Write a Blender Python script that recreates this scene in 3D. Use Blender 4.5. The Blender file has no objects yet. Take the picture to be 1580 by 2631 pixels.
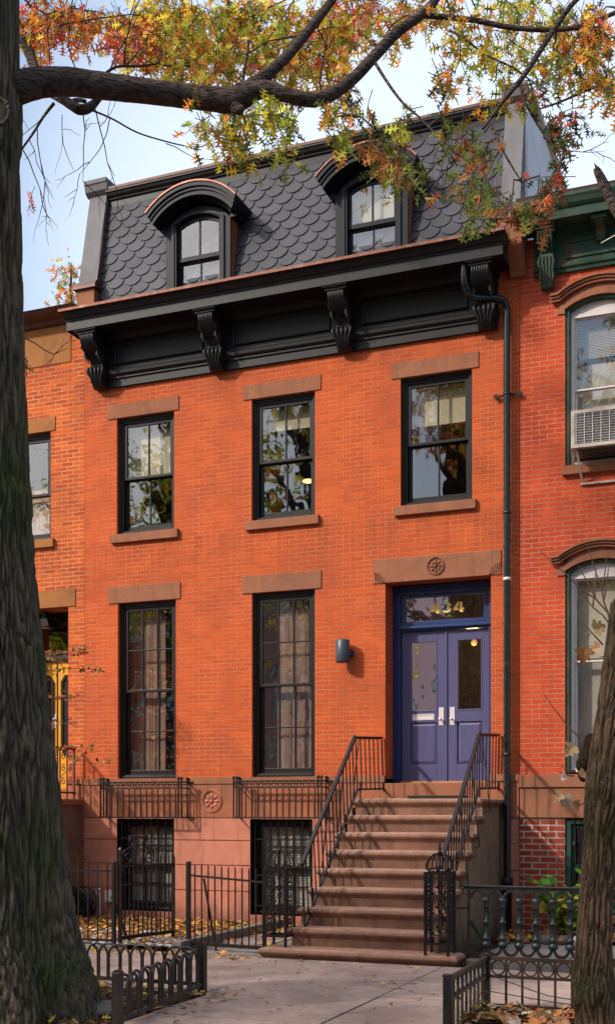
import bpy, bmesh, math, random
from mathutils import Vector, Matrix, noise as mnoise
R = math.radians
rnd = random.Random(434)
scene = bpy.context.scene
COL = scene.collection

# ---------------------------------------------------------------- camera
FPX, TH = 3030.0, R(21.8)
CX, CY, CZ, YH = 9.90, -15.55, 1.65, 2085.0
cs, sn = math.cos(TH), math.sin(TH)
cam_d = bpy.data.cameras.new('camera')
cam = bpy.data.objects.new('camera', cam_d)
COL.objects.link(cam)
cam.location = (CX, CY, CZ)
cam.rotation_euler = (R(90), 0, TH)
cam_d.sensor_fit = 'HORIZONTAL'
cam_d.sensor_width = 36.0
cam_d.lens = FPX / 1580.0 * 36.0
cam_d.shift_y = (YH - 1315.5) / 1580.0
cam_d.clip_start = 0.1
cam_d.clip_end = 2000
scene.camera = cam

# ---------------------------------------------------------------- light
SUN_EL, SUN_ROT = R(34), R(222)        # clockwise from +Y: the light comes over the street from the front left
to_sun = Vector((math.sin(SUN_ROT) * math.cos(SUN_EL), math.cos(SUN_ROT) * math.cos(SUN_EL), math.sin(SUN_EL)))
world = bpy.data.worlds.new('World')
scene.world = world
world.use_nodes = True
wn = world.node_tree
sky = wn.nodes.new('ShaderNodeTexSky')
sky.sky_type = 'NISHITA'
sky.sun_disc = False
sky.sun_elevation = SUN_EL
sky.sun_rotation = SUN_ROT
sky.air_density = 1.0
sky.dust_density = 1.2
sky.ozone_density = 0.35
# thin bright haze over the sky, brightest low behind the roofs
tc = wn.nodes.new('ShaderNodeTexCoord')
dot = wn.nodes.new('ShaderNodeVectorMath')
dot.operation = 'DOT_PRODUCT'
wn.links.new(tc.outputs['Generated'], dot.inputs[0])
ga, ge = R(-17), R(24)
dot.inputs[1].default_value = (math.sin(ga) * math.cos(ge), math.cos(ga) * math.cos(ge), math.sin(ge))
mr = wn.nodes.new('ShaderNodeMapRange')
mr.interpolation_type = 'SMOOTHERSTEP'
mr.inputs[1].default_value = .915
mr.inputs[2].default_value = 1.0
mr.inputs[3].default_value = 0.0
mr.inputs[4].default_value = 1.0
wn.links.new(dot.outputs['Value'], mr.inputs[0])
hz = wn.nodes.new('ShaderNodeMix')
hz.data_type = 'RGBA'
hz.inputs[6].default_value = (.0, .42, .86, 1)
hz.inputs[7].default_value = (4.2, 4.3, 4.4, 1)
wn.links.new(mr.outputs[0], hz.inputs[0])
# broad unseen glow added high above the sun, soft front fill for the facade
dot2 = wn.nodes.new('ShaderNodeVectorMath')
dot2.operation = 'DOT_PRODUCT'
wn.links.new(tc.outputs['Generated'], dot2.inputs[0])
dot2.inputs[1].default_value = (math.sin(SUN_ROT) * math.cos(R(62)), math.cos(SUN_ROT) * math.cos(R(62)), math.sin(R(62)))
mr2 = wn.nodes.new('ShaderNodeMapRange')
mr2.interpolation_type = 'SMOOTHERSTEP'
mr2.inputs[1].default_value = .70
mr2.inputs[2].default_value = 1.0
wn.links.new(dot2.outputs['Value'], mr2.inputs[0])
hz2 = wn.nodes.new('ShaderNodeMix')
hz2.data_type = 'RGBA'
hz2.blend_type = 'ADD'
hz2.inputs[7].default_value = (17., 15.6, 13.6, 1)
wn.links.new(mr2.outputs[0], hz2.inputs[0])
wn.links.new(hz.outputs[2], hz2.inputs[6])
ad = wn.nodes.new('ShaderNodeMix')
ad.data_type = 'RGBA'
ad.blend_type = 'ADD'
ad.inputs[0].default_value = 1.0
wn.links.new(sky.outputs[0], ad.inputs[6])
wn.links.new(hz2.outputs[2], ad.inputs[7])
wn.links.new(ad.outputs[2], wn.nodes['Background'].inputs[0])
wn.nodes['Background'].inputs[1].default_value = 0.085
sun_d = bpy.data.lights.new('sun', 'SUN')
sun_d.energy = 1.9
sun_d.angle = R(2.2)
sun_d.color = (1.0, 0.93, 0.82)
sun = bpy.data.objects.new('sun', sun_d)
sun.rotation_euler = to_sun.to_track_quat('Z', 'Y').to_euler()
sun.location = (0, 0, 40)
COL.objects.link(sun)
scene.view_settings.view_transform = 'Standard'
scene.view_settings.look = 'None'
scene.view_settings.gamma = 1.0
scene.view_settings.exposure = 1.0
scene.cycles.max_bounces = 7
scene.cycles.diffuse_bounces = 4
scene.cycles.glossy_bounces = 4
scene.cycles.transparent_max_bounces = 16
scene.cycles.caustics_reflective = False
scene.cycles.caustics_refractive = False


def campt(px, py, zc):                 # a point zc metres out along the view, in pixels of a 1484 x 2471 print
    k = 1.0647
    xc = (px * k - 790) / FPX * zc
    return Vector((CX + xc * cs - zc * sn, CY + xc * sn + zc * cs, CZ + (YH - py * k) / FPX * zc))


# ---------------------------------------------------------------- mesh helpers
class MB:
    def __init__(s):
        s.v, s.f, s.sm = [], [], []

    def add(s, vs, fs, smooth=False):
        o = len(s.v)
        s.v += [tuple(p) for p in vs]
        s.f += [tuple(i + o for i in f) for f in fs]
        s.sm += [smooth] * len(fs)
        return s

    def box(s, x0, x1, y0, y1, z0, z1):
        return s.add([(x0, y0, z0), (x1, y0, z0), (x1, y1, z0), (x0, y1, z0), (x0, y0, z1), (x1, y0, z1), (x1, y1, z1), (x0, y1, z1)],
                     [(3, 2, 1, 0), (4, 5, 6, 7), (0, 1, 5, 4), (1, 2, 6, 5), (2, 3, 7, 6), (3, 0, 4, 7)])

    def prism(s, poly, ax, a, b, smooth=False):
        f = {'x': lambda u, w, c: (c, u, w), 'y': lambda u, w, c: (u, c, w), 'z': lambda u, w, c: (u, w, c)}[ax]
        n = len(poly)
        vs = [f(u, w, a) for u, w in poly] + [f(u, w, b) for u, w in poly]
        s.add(vs, [tuple(range(n - 1, -1, -1)), tuple(range(n, 2 * n))])
        return s.add(vs, [(i, (i + 1) % n, n + (i + 1) % n, n + i) for i in range(n)], smooth)

    def tube(s, pts, r, n=8, closed=False, smooth=True, sq=False):
        pts = [Vector(p) for p in pts]
        m = len(pts)
        rs = r if isinstance(r, (list, tuple)) else [r] * m
        if sq:
            n = 4
        vs, fr = [], None
        for i, p in enumerate(pts):
            if closed:
                t = pts[(i + 1) % m] - pts[i - 1]
            else:
                t = pts[min(i + 1, m - 1)] - pts[max(i - 1, 0)]
            t = t.normalized() if t.length > 1e-9 else Vector((0, 0, 1))
            if fr is None:
                ref = Vector((0, 0, 1)) if abs(t.z) < .9 else Vector((1, 0, 0))
                fr = t.cross(ref).normalized()
            fr = (fr - t * fr.dot(t))
            fr = fr.normalized() if fr.length > 1e-6 else t.orthogonal().normalized()
            b = t.cross(fr)
            for k in range(n):
                a = 2 * math.pi * (k + (.5 if sq else 0)) / n
                q = rs[i] * (1.414 if sq else 1)
                vs.append(p + fr * (q * math.cos(a)) + b * (q * math.sin(a)))
        fs = []
        for i in range(m if closed else m - 1):
            j = (i + 1) % m
            fs += [(i * n + k, i * n + (k + 1) % n, j * n + (k + 1) % n, j * n + k) for k in range(n)]
        s.add(vs, fs, smooth and not sq)
        if not closed:
            s.add([vs[k] for k in range(n)], [tuple(range(n))])
            s.add([vs[(m - 1) * n + k] for k in range(n)], [tuple(range(n))])
        return s

    def lathe(s, prof, x, y, n=14, z=0):
        m = len(prof)
        vs = [(x + r * math.cos(2 * math.pi * k / n), y + r * math.sin(2 * math.pi * k / n), z + h) for r, h in prof for k in range(n)]
        fs = [(i * n + k, i * n + (k + 1) % n, (i + 1) * n + (k + 1) % n, (i + 1) * n + k) for i in range(m - 1) for k in range(n)]
        s.add(vs, fs, True)
        s.add(vs[:n], [tuple(range(n))])
        return s.add(vs[-n:], [tuple(range(n))])

    def ball(s, c, r, n=10, sq=(1, 1, 1)):
        h = n // 2
        vs = []
        for i in range(h + 1):
            a = math.pi * i / h
            for k in range(n):
                b = 2 * math.pi * k / n
                vs.append((c[0] + sq[0] * r * math.sin(a) * math.cos(b), c[1] + sq[1] * r * math.sin(a) * math.sin(b), c[2] + sq[2] * r * math.cos(a)))
        return s.add(vs, [(i * n + k, i * n + (k + 1) % n, (i + 1) * n + (k + 1) % n, (i + 1) * n + k) for i in range(h) for k in range(n)], True)

    def mould(s, prof, x0, x1, y0=0., k=1., yb=.02, smooth=False):
        """profile [(p, z)] swept along x with mitred returns at both ends; p = projection in front of y0"""
        n = len(prof)
        vs = []
        for p, z in prof:
            vs += [(x0 - p * k, yb, z), (x0 - p * k, y0 - p, z), (x1 + p * k, y0 - p, z), (x1 + p * k, yb, z)]
        fs = []
        for i in range(n - 1):
            fs += [(4 * i + j, 4 * i + j + 1, 4 * i + j + 5, 4 * i + j + 4) for j in range(3)]
        fs += [(0, 1, 2, 3), tuple(4 * (n - 1) + j for j in (3, 2, 1, 0))]
        return s.add(vs, fs, smooth)

    def build(s, name, mat, parent=None, bevel=0., recalc=True):
        me = bpy.data.meshes.new(name)
        off = Vector((0, 0, 0))
        p = parent
        while p is not None:
            off += p.location
            p = p.parent
        me.from_pydata([(a - off.x, b - off.y, c - off.z) for a, b, c in s.v], [], s.f)
        me.polygons.foreach_set('use_smooth', s.sm)
        if recalc:
            bm = bmesh.new()
            bm.from_mesh(me)
            bmesh.ops.recalc_face_normals(bm, faces=bm.faces)
            bm.to_mesh(me)
            bm.free()
        me.materials.append(mat)
        me.update()
        o = bpy.data.objects.new(name, me)
        COL.objects.link(o)
        o.parent = parent
        if bevel:
            b = o.modifiers.new('bevel', 'BEVEL')
            b.width = bevel
            b.segments = 2
            b.limit_method = 'ANGLE'
            b.angle_limit = R(40)
        return o


def tag(o, label=None, cat=None, group=None, kind=None):
    if label:
        o['label'] = label
    if cat:
        o['category'] = cat
    if group:
        o['group'] = group
    if kind:
        o['kind'] = kind
    return o


def thing(name, loc, label, cat, group=None):
    o = bpy.data.objects.new(name, None)
    o.empty_display_size = .2
    COL.objects.link(o)
    o.location = loc
    return tag(o, label, cat, group)


def copy_tree(o, parent=None):
    c = o.copy()
    COL.objects.link(c)
    c.parent = parent
    for ch in [q for q in COL.objects if q.parent == o]:
        copy_tree(ch, c)
    return c


def arc_pts(w, h, n=16):
    """segmental arch: half width w, rise h; points (dx, dz) from left spring to right spring"""
    r = (w * w + h * h) / (2 * h)
    a = math.asin(min(1, w / r)) if h <= w else math.pi - math.asin(min(1, w / r))
    return [(r * math.sin(-a + 2 * a * i / n), r * math.cos(-a + 2 * a * i / n) - (r - h)) for i in range(n + 1)]


def band(m, outer, inner, y0, y1):
    """solid between two open polylines (same count) in the xz plane, extruded y0..y1"""
    n = len(outer)
    vs = [(x, y0, z) for x, z in outer] + [(x, y0, z) for x, z in inner] + [(x, y1, z) for x, z in outer] + [(x, y1, z) for x, z in inner]
    fs = []
    for i in range(n - 1):
        fs += [(i, i + 1, n + i + 1, n + i), (2 * n + i, 2 * n + i + 1, 3 * n + i + 1, 3 * n + i),
               (i, i + 1, 2 * n + i + 1, 2 * n + i), (n + i, n + i + 1, 3 * n + i + 1, 3 * n + i)]
    fs += [(0, n, 3 * n, 2 * n), (n - 1, 2 * n - 1, 4 * n - 1, 3 * n - 1)]
    m.add(vs, fs)


def wall_holes(m, x0, x1, z0, z1, holes, y=0., depth=.3):
    """front sheet of a wall with rectangular openings and their reveals"""
    xs = sorted({x0, x1} | {h[0] for h in holes} | {h[1] for h in holes})
    zs = sorted({z0, z1} | {h[2] for h in holes} | {h[3] for h in holes})
    xs = [x for x in xs if x0 <= x <= x1]
    zs = [z for z in zs if z0 <= z <= z1]
    for a, b in zip(xs, xs[1:]):
        for c, d in zip(zs, zs[1:]):
            mx, mz = (a + b) / 2, (c + d) / 2
            if any(h[0] < mx < h[1] and h[2] < mz < h[3] for h in holes):
                continue
            m.add([(a, y, c), (b, y, c), (b, y, d), (a, y, d)], [(0, 1, 2, 3)])
    for h in holes:
        a, b, c, d = h[:4]
        e = y + (h[4] if len(h) > 4 else depth)
        c2, d2 = max(c, z0), min(d, z1)
        m.add([(a, y, c2), (a, e, c2), (a, e, d2), (a, y, d2)], [(0, 1, 2, 3)])
        m.add([(b, y, c2), (b, e, c2), (b, e, d2), (b, y, d2)], [(3, 2, 1, 0)])
        if c >= z0:
            m.add([(a, y, c), (b, y, c), (b, e, c), (a, e, c)], [(0, 1, 2, 3)])
        if d <= z1:
            m.add([(a, y, d), (b, y, d), (b, e, d), (a, e, d)], [(3, 2, 1, 0)])


def spiral(c, r0, r1, a0, turns, n=28, ax=(Vector((1, 0, 0)), Vector((0, 0, 1)))):
    c = Vector(c)
    out = []
    for i in range(n + 1):
        t = i / n
        r = r0 + (r1 - r0) * t
        a = a0 + turns * 2 * math.pi * t
        out.append(c + ax[0] * (r * math.cos(a)) + ax[1] * (r * math.sin(a)))
    return out


# ---------------------------------------------------------------- materials
class NT:
    def __init__(s, name):
        s.m = bpy.data.materials.new(name)
        s.m.use_nodes = True
        s.t = s.m.node_tree
        s.bsdf = s.t.nodes['Principled BSDF']
        s.out = s.t.nodes['Material Output']
        g = s.n('ShaderNodeNewGeometry')
        s.pos = g.outputs['Position']
        s.geo = g

    def n(s, typ, **kw):
        q = s.t.nodes.new(typ)
        for k, v in kw.items():
            setattr(q, k, v)
        return q

    def l(s, a, b):
        s.t.links.new(a, b)

    def scaled(s, v=(1, 1, 1)):
        mp = s.n('ShaderNodeMapping')
        mp.inputs['Scale'].default_value = v
        s.l(s.pos, mp.inputs[0])
        return mp.outputs[0]

    def noise(s, scale=5, detail=5, rough=.6, vec=None, dist=0):
        q = s.n('ShaderNodeTexNoise')
        q.inputs['Scale'].default_value = scale
        q.inputs['Detail'].default_value = detail
        q.inputs['Roughness'].default_value = rough
        q.inputs['Distortion'].default_value = dist
        s.l(vec if vec is not None else s.pos, q.inputs['Vector'])
        return q.outputs['Fac']

    def ramp(s, fac, a=.35, b=.65, lo=0., hi=1.):
        q = s.n('ShaderNodeMapRange')
        q.inputs[1].default_value = a
        q.inputs[2].default_value = b
        q.inputs[3].default_value = lo
        q.inputs[4].default_value = hi
        s.l(fac, q.inputs[0])
        return q.outputs[0]

    def mix(s, fac, a, b, typ='MIX'):
        q = s.n('ShaderNodeMix', data_type='RGBA', blend_type=typ)
        for i, v in ((0, fac), (6, a), (7, b)):
            if isinstance(v, (int, float)):
                q.inputs[i].default_value = v
            elif isinstance(v, tuple):
                q.inputs[i].default_value = (*v, 1) if len(v) == 3 else v
            else:
                s.l(v, q.inputs[i])
        return q.outputs[2]

    def math(s, op, a, b=0.):
        q = s.n('ShaderNodeMath', operation=op)
        for i, v in ((0, a), (1, b)):
            if isinstance(v, (int, float)):
                q.inputs[i].default_value = v
            else:
                s.l(v, q.inputs[i])
        return q.outputs[0]

    def bump(s, h, strength=.3, dist=.01, prev=None):
        q = s.n('ShaderNodeBump')
        q.inputs['Strength'].default_value = strength
        q.inputs['Distance'].default_value = dist
        s.l(h, q.inputs['Height'])
        if prev is not None:
            s.l(prev, q.inputs['Normal'])
        return q.outputs[0]

    def done(s, col, rough=.7, spec=.4, metal=0., normal=None):
        for nm, v in (('Base Color', col), ('Roughness', rough), ('Metallic', metal), ('Specular IOR Level', spec)):
            if isinstance(v, (int, float)):
                s.bsdf.inputs[nm].default_value = v
            elif isinstance(v, tuple):
                s.bsdf.inputs[nm].default_value = (*v, 1)
            else:
                s.l(v, s.bsdf.inputs[nm])
        if normal is not None:
            s.l(normal, s.bsdf.inputs['Normal'])
        return s.m


def mat(name, c1, c2=None, scale=6, rough=.7, bump=.2, bscale=60, bdist=.004, spec=.4, metal=0., c3=None, stain=1.2, vec=(1, 1, 1), thr=(.5, .72)):
    t = NT(name)
    v = t.scaled(vec)
    col = c1
    if c2:
        col = t.mix(t.ramp(t.noise(scale, 6, .65, v)), c1, c2)
    if c3:
        col = t.mix(t.ramp(t.noise(stain, 7, .7, v, .4), *thr), col, c3)
    nb = t.bump(t.noise(bscale, 4, .6, v), bump, bdist) if bump else None
    return t.done(col, rough, spec, metal, nb)


def stone_mat(name, c1, c2, c3, scale=3, stain=1.2, bscale=60, bstr=.4, speck=(.05, .04, .035), damp=None, streak=.5, dust=0., cracks=False):
    """weathered stone: two tones, large stains, fine dark specks, vertical drips and (optionally) splashed dirt below a height"""
    t = NT(name)
    col = t.mix(t.ramp(t.noise(scale, 7, .7)), c1, c2)
    col = t.mix(t.ramp(t.noise(stain, 8, .72, None, .6), .46, .72, 0, .85), col, c3)
    col = t.mix(t.ramp(t.noise(2.0, 6, .7, t.scaled((5, 5, .5))), .52, .74, 0, streak), col, tuple(x * .5 for x in c3))
    col = t.mix(t.ramp(t.noise(5.5, 7, .8), .62, .74, 0, .55), col, tuple(min(1, x * 1.25 + .05) for x in c1))
    col = t.mix(t.ramp(t.noise(38, 3, .6), .66, .72, 0, .7), col, speck)
    if damp:
        sp = t.n('ShaderNodeSeparateXYZ')
        t.l(t.pos, sp.inputs[0])
        d = t.math('ADD', sp.outputs[2], t.math('MULTIPLY', t.noise(3.5, 6, .7), damp * 1.6))
        col = t.mix(t.ramp(d, damp * 1.7, damp * .9, 0, .7), col, tuple(x * .45 for x in c3))
    if cracks:                                           # hairline cracks, gum and oil spots
        vo = t.n('ShaderNodeTexVoronoi', feature='DISTANCE_TO_EDGE')
        vo.inputs['Scale'].default_value = .42
        wv = t.n('ShaderNodeTexNoise')
        wv.inputs['Scale'].default_value = 2.2
        wv.inputs['Detail'].default_value = 5
        t.l(t.pos, wv.inputs['Vector'])
        va = t.n('ShaderNodeVectorMath', operation='MULTIPLY_ADD')
        t.l(wv.outputs['Color'], va.inputs[0])
        va.inputs[1].default_value = (.5, .5, .5)
        t.l(t.pos, va.inputs[2])
        t.l(va.outputs[0], vo.inputs['Vector'])
        line = t.math('MULTIPLY', t.ramp(vo.outputs['Distance'], .0045, .0015), t.ramp(t.noise(.8, 2), .48, .56))
        col = t.mix(line, col, (.05, .04, .035))
        col = t.mix(t.ramp(t.noise(9, 2, .4), .70, .73, 0, .6), col, (.10, .08, .072))
        col = t.mix(t.ramp(t.noise(.55, 4, .6), .5, .68, 0, .45), col, tuple(x * .62 for x in c3))
    if dust:                                             # pale wear and dust on upward faces
        sn_ = t.n('ShaderNodeSeparateXYZ')
        t.l(t.geo.outputs['Normal'], sn_.inputs[0])
        up = t.math('MULTIPLY', t.ramp(sn_.outputs[2], .25, .95), t.ramp(t.noise(6, 6, .75), .30, .62, .25, 1))
        col = t.mix(t.math('MULTIPLY', up, dust), col, tuple(min(1, x * 1.5 + .07) for x in c1))
    h = t.math('ADD', t.noise(bscale, 4, .65), t.math('MULTIPLY', t.noise(9, 5, .7), 1.5))
    return t.done(col, .86, .2, 0, t.bump(h, bstr, .006))


def brick_mat(name, c1, c2, mortar, stain, row=.0636, length=.206, msize=.0042, zoff=0., fade=None, rough_edge=.35, wash=.25):
    t = NT(name)
    sp = t.n('ShaderNodeSeparateXYZ')
    t.l(t.pos, sp.inputs[0])
    cb = t.n('ShaderNodeCombineXYZ')
    t.l(t.math('ADD', sp.outputs[0], sp.outputs[1]), cb.inputs[0])
    t.l(t.math('ADD', sp.outputs[2], zoff), cb.inputs[1])
    # slightly wandering courses
    wob = t.n('ShaderNodeTexNoise')
    wob.inputs['Scale'].default_value = 9
    wob.inputs['Detail'].default_value = 3
    t.l(t.pos, wob.inputs['Vector'])
    wv = t.n('ShaderNodeVectorMath', operation='MULTIPLY_ADD')
    t.l(wob.outputs['Color'], wv.inputs[0])
    wv.inputs[1].default_value = (.006, .006, 0)
    t.l(cb.outputs[0], wv.inputs[2])
    br = t.n('ShaderNodeTexBrick')
    br.offset = .5
    br.inputs['Color1'].default_value = (0, 0, 0, 1)
    br.inputs['Color2'].default_value = (1, 1, 1, 1)
    br.inputs['Mortar'].default_value = (.5, .5, .5, 1)
    br.inputs['Scale'].default_value = 1
    br.inputs['Mortar Size'].default_value = msize
    br.inputs['Mortar Smooth'].default_value = .3
    br.inputs['Bias'].default_value = 0
    br.inputs['Brick Width'].default_value = length
    br.inputs['Row Height'].default_value = row
    t.l(wv.outputs[0], br.inputs['Vector'])
    rv = t.n('ShaderNodeSeparateColor')
    t.l(br.outputs['Color'], rv.inputs[0])
    col = t.mix(rv.outputs[0], c1, c2)
    col = t.mix(t.ramp(t.noise(60, 4, .7), .4, .75, 0, .25), col, tuple(x * .6 for x in c2))
    col = t.mix(t.ramp(t.noise(1.1, 7, .68, None, .5), .44, .74, 0, .85), col, stain)
    # pale wash / efflorescence
    col = t.mix(t.ramp(t.noise(2.6, 8, .75, t.scaled((1, 1, .55))), .6, .85, 0, wash), col, tuple(min(1, x * 1.2 + .08) for x in c1))
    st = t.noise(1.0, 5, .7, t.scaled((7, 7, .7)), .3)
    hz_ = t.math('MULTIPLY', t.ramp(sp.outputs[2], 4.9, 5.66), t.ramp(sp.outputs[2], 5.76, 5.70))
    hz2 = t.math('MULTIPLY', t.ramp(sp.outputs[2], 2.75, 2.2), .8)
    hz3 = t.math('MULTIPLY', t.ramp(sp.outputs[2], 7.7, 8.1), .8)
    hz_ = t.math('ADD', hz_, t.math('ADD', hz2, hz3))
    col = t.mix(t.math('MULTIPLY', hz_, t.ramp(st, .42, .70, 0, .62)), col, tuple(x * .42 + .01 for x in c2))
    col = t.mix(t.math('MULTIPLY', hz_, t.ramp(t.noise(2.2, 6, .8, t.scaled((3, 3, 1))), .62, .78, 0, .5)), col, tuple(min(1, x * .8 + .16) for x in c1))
    mo = t.mix(t.ramp(t.noise(1.7, 5, .6), .4, .66), mortar, tuple(x * .55 for x in mortar))
    col = t.mix(br.outputs['Fac'], col, mo)
    inv = t.math('SUBTRACT', 1, br.outputs['Fac'])
    h = t.math('ADD', inv, t.math('MULTIPLY', t.noise(90, 4, .6), rough_edge))
    return t.done(col, .85, .2, 0, t.bump(h, .6, .006))


def bark_mat(name, c1, c2, moss, mscale=1.0, ridge=9., moss_lo=.45, st=(1, 1, .16), carved=False):
    t = NT(name)
    v = t.scaled(st)
    vo = t.n('ShaderNodeTexVoronoi', feature='F1')
    vo.inputs['Scale'].default_value = ridge * 2.3
    nz = t.n('ShaderNodeTexNoise')
    nz.inputs['Scale'].default_value = ridge
    nz.inputs['Detail'].default_value = 6
    t.l(v, nz.inputs['Vector'])
    va = t.n('ShaderNodeVectorMath', operation='MULTIPLY_ADD')
    t.l(nz.outputs['Color'], va.inputs[0])
    va.inputs[1].default_value = (.12, .12, .12)
    t.l(v, va.inputs[2])
    t.l(va.outputs[0], vo.inputs['Vector'])
    h = t.math('ADD', vo.outputs['Distance'], t.math('MULTIPLY', t.noise(ridge * 6, 5, .7, v), .6))
    f = t.ramp(h, .25, 1.0)
    if carved:
        at = t.n('ShaderNodeAttribute', attribute_name='Col')
        f = t.math('ADD', t.math('MULTIPLY', at.outputs['Fac'], .75), t.math('MULTIPLY', f, .3))
    col = t.mix(f, c2, c1)
    col = t.mix(t.ramp(t.noise(mscale, 6, .65), moss_lo, .7), col, t.mix(f, tuple(x * .4 for x in moss), moss))
    col = t.mix(t.ramp(t.noise(26, 3, .5, t.scaled((1, 1, .3))), .66, .76, 0, .5), col, (.16, .16, .14))
    return t.done(col, .92, .15, 0, t.bump(h, 1.0, .055))


def glass_mat(name, tint=(.72, .76, .74), refl=1.0, wave=.004, wscale=2.2, soft=.02):
    t = NT(name)
    t.t.nodes.remove(t.bsdf)
    tr = t.n('ShaderNodeBsdfTransparent')
    tr.inputs[0].default_value = (*tint, 1)
    gl = t.n('ShaderNodeBsdfGlossy')
    gl.inputs['Roughness'].default_value = soft
    gl.inputs['Color'].default_value = (1, 1, 1, 1)
    nb = t.bump(t.noise(wscale, 2, .5), 1.0, wave)
    t.l(nb, gl.inputs['Normal'])
    fr = t.n('ShaderNodeFresnel')
    t.l(t.math('ADD', 1.52, t.math('MULTIPLY', t.geo.outputs['Backfacing'], 1 / 1.52 - 1.52)), fr.inputs['IOR'])   # same pane from both sides
    k = t.math('MINIMUM', t.math('MULTIPLY', fr.outputs[0], 2.2 * refl), 1.0)
    mx = t.n('ShaderNodeMixShader')
    t.l(k, mx.inputs[0])
    t.l(tr.outputs[0], mx.inputs[1])
    t.l(gl.outputs[0], mx.inputs[2])
    t.l(mx.outputs[0], t.out.inputs[0])
    return t.m


def leaf_mat(name, trans=.55, rough=.5):
    t = NT(name)
    a = t.n('ShaderNodeAttribute', attribute_name='Col')
    col = t.mix(t.ramp(t.noise(30, 3), .35, .7, 0, .35), a.outputs[0], (.10, .045, .012))
    t.done(col, rough, .35)
    tl = t.n('ShaderNodeBsdfTranslucent')
    t.l(t.mix(.35, col, (1, .75, .3), 'MULTIPLY') if False else col, tl.inputs[0])
    mx = t.n('ShaderNodeMixShader')
    mx.inputs[0].default_value = trans
    t.l(t.bsdf.outputs[0], mx.inputs[1])
    t.l(tl.outputs[0], mx.inputs[2])
    t.l(mx.outputs[0], t.out.inputs[0])
    return t.m


def emit_mat(name, col, s):
    t = NT(name)
    t.bsdf.inputs['Emission Color'].default_value = (*col, 1)
    t.bsdf.inputs['Emission Strength'].default_value = s
    t.bsdf.inputs['Base Color'].default_value = (*col, 1)
    return t.m


M = {}
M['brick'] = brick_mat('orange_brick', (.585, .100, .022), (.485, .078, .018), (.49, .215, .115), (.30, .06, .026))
M['brick_left'] = brick_mat('left_brick', (.68, .12, .016), (.42, .065, .016), (.58, .27, .13), (.26, .05, .022), row=.0655, length=.21, msize=.0075, zoff=.02, wash=.4)
M['brick_right'] = brick_mat('right_brick', (.56, .078, .024), (.48, .062, .02), (.52, .2, .125), (.28, .035, .018), row=.0645, length=.205, msize=.006, zoff=.03, wash=.15)
M['brick_base'] = brick_mat('old_base_brick', (.40, .065, .03), (.27, .04, .025), (.42, .30, .24), (.20, .04, .03), row=.082, length=.215, msize=.012, zoff=.01, wash=.5)
M['brick_pink'] = brick_mat('pink_brick', (.74, .36, .30), (.66, .30, .25), (.7, .5, .44), (.5, .24, .2), row=.075, length=.21, msize=.009)
M['brownstone'] = stone_mat('brownstone', (.32, .125, .066), (.26, .10, .054), (.18, .08, .05), 3, 1.7, 70, .45, (.12, .06, .045), None, .4)
M['pinkstone'] = stone_mat('basement_stone', (.52, .195, .128), (.45, .16, .102), (.30, .12, .082), 2.5, 1.1, 80, .35, (.2, .08, .05), .36, .7)
M['band_stone'] = stone_mat('band_stone', (.38, .125, .062), (.31, .105, .055), (.17, .08, .05), 2.5, 1.4, 80, .35, (.12, .06, .04), None, .75)
M['step_stone'] = stone_mat('step_stone', (.25, .125, .08), (.18, .088, .058), (.105, .058, .044), 3.2, 1.9, 42, .6, (.09, .06, .05), None, .6, .85)
M['cheek_stone'] = stone_mat('cheek_stone', (.31, .195, .125), (.23, .15, .09), (.12, .10, .05), 4, 1.6, 50, .5, (.08, .07, .04), .4, .85)
M['tan_stone'] = mat('tan_stone', (.36, .14, .045), (.29, .105, .036), 3, .85, .3, 70, .004, .2, c3=(.17, .075, .035), stain=1.4)
M['stucco'] = mat('ochre_stucco', (.36, .15, .05), (.30, .12, .04), 2, .9, .3, 60, .003, .2, c3=(.20, .085, .035), stain=1.2)
M['black'] = mat('black_paint', (.012, .011, .012), (.017, .015, .016), 4, .42, .12, 18, .003, .22)
M['navyblack'] = mat('blue_black_paint', (.009, .010, .015), (.012, .012, .018), 4, .42, .12, 18, .003, .14)
M['brownblack'] = mat('brown_black_paint', (.014, .009, .008), (.018, .012, .010), 4, .4, .12, 18, .003, .25)
M['iron'] = mat('painted_iron', (.009, .008, .009), (.015, .012, .012), 14, .4, .4, 90, .002, .3, c3=(.04, .02, .014), stain=7, thr=(.6, .75))
M['iron_worn'] = mat('worn_iron', (.022, .018, .015), (.036, .026, .019), 12, .45, .5, 80, .002, .5, c3=(.075, .035, .018), stain=5, thr=(.5, .7))
M['iron_fence'] = mat('green_black_iron', (.022, .028, .027), (.045, .055, .052), 9, .2, .25, 60, .002, .6, c3=(.09, .07, .05), stain=4, thr=(.6, .75))
M['iron_gloss'] = mat('glossy_black_iron', (.008, .009, .010), (.014, .016, .016), 9, .2, .25, 60, .002, .45, c3=(.07, .045, .03), stain=4, thr=(.62, .75))
M['slate'] = mat('slate', (.04, .036, .04), (.032, .03, .034), 5, .62, .35, 30, .003, .35, c3=(.075, .068, .07), stain=2.4)
M['copper'] = mat('copper', (.22, .078, .046), (.12, .045, .032), 14, .42, .2, 40, .002, .5, .55, c3=(.32, .17, .125), stain=9, thr=(.55, .75))
M['old_copper'] = mat('dark_copper', (.13, .05, .036), (.07, .032, .028), 6, .5, .2, 40, .002, .5, .4)
M['cheek_copper'] = mat('orange_copper', (.42, .12, .03), (.30, .09, .03), 5, .5, .2, 30, .002, .5, .2)
M['pier'] = mat('grey_pier', (.16, .15, .15), (.13, .12, .13), 4, .75, .25, 50, .003, .3, c3=(.10, .09, .09), stain=1.4)
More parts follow.
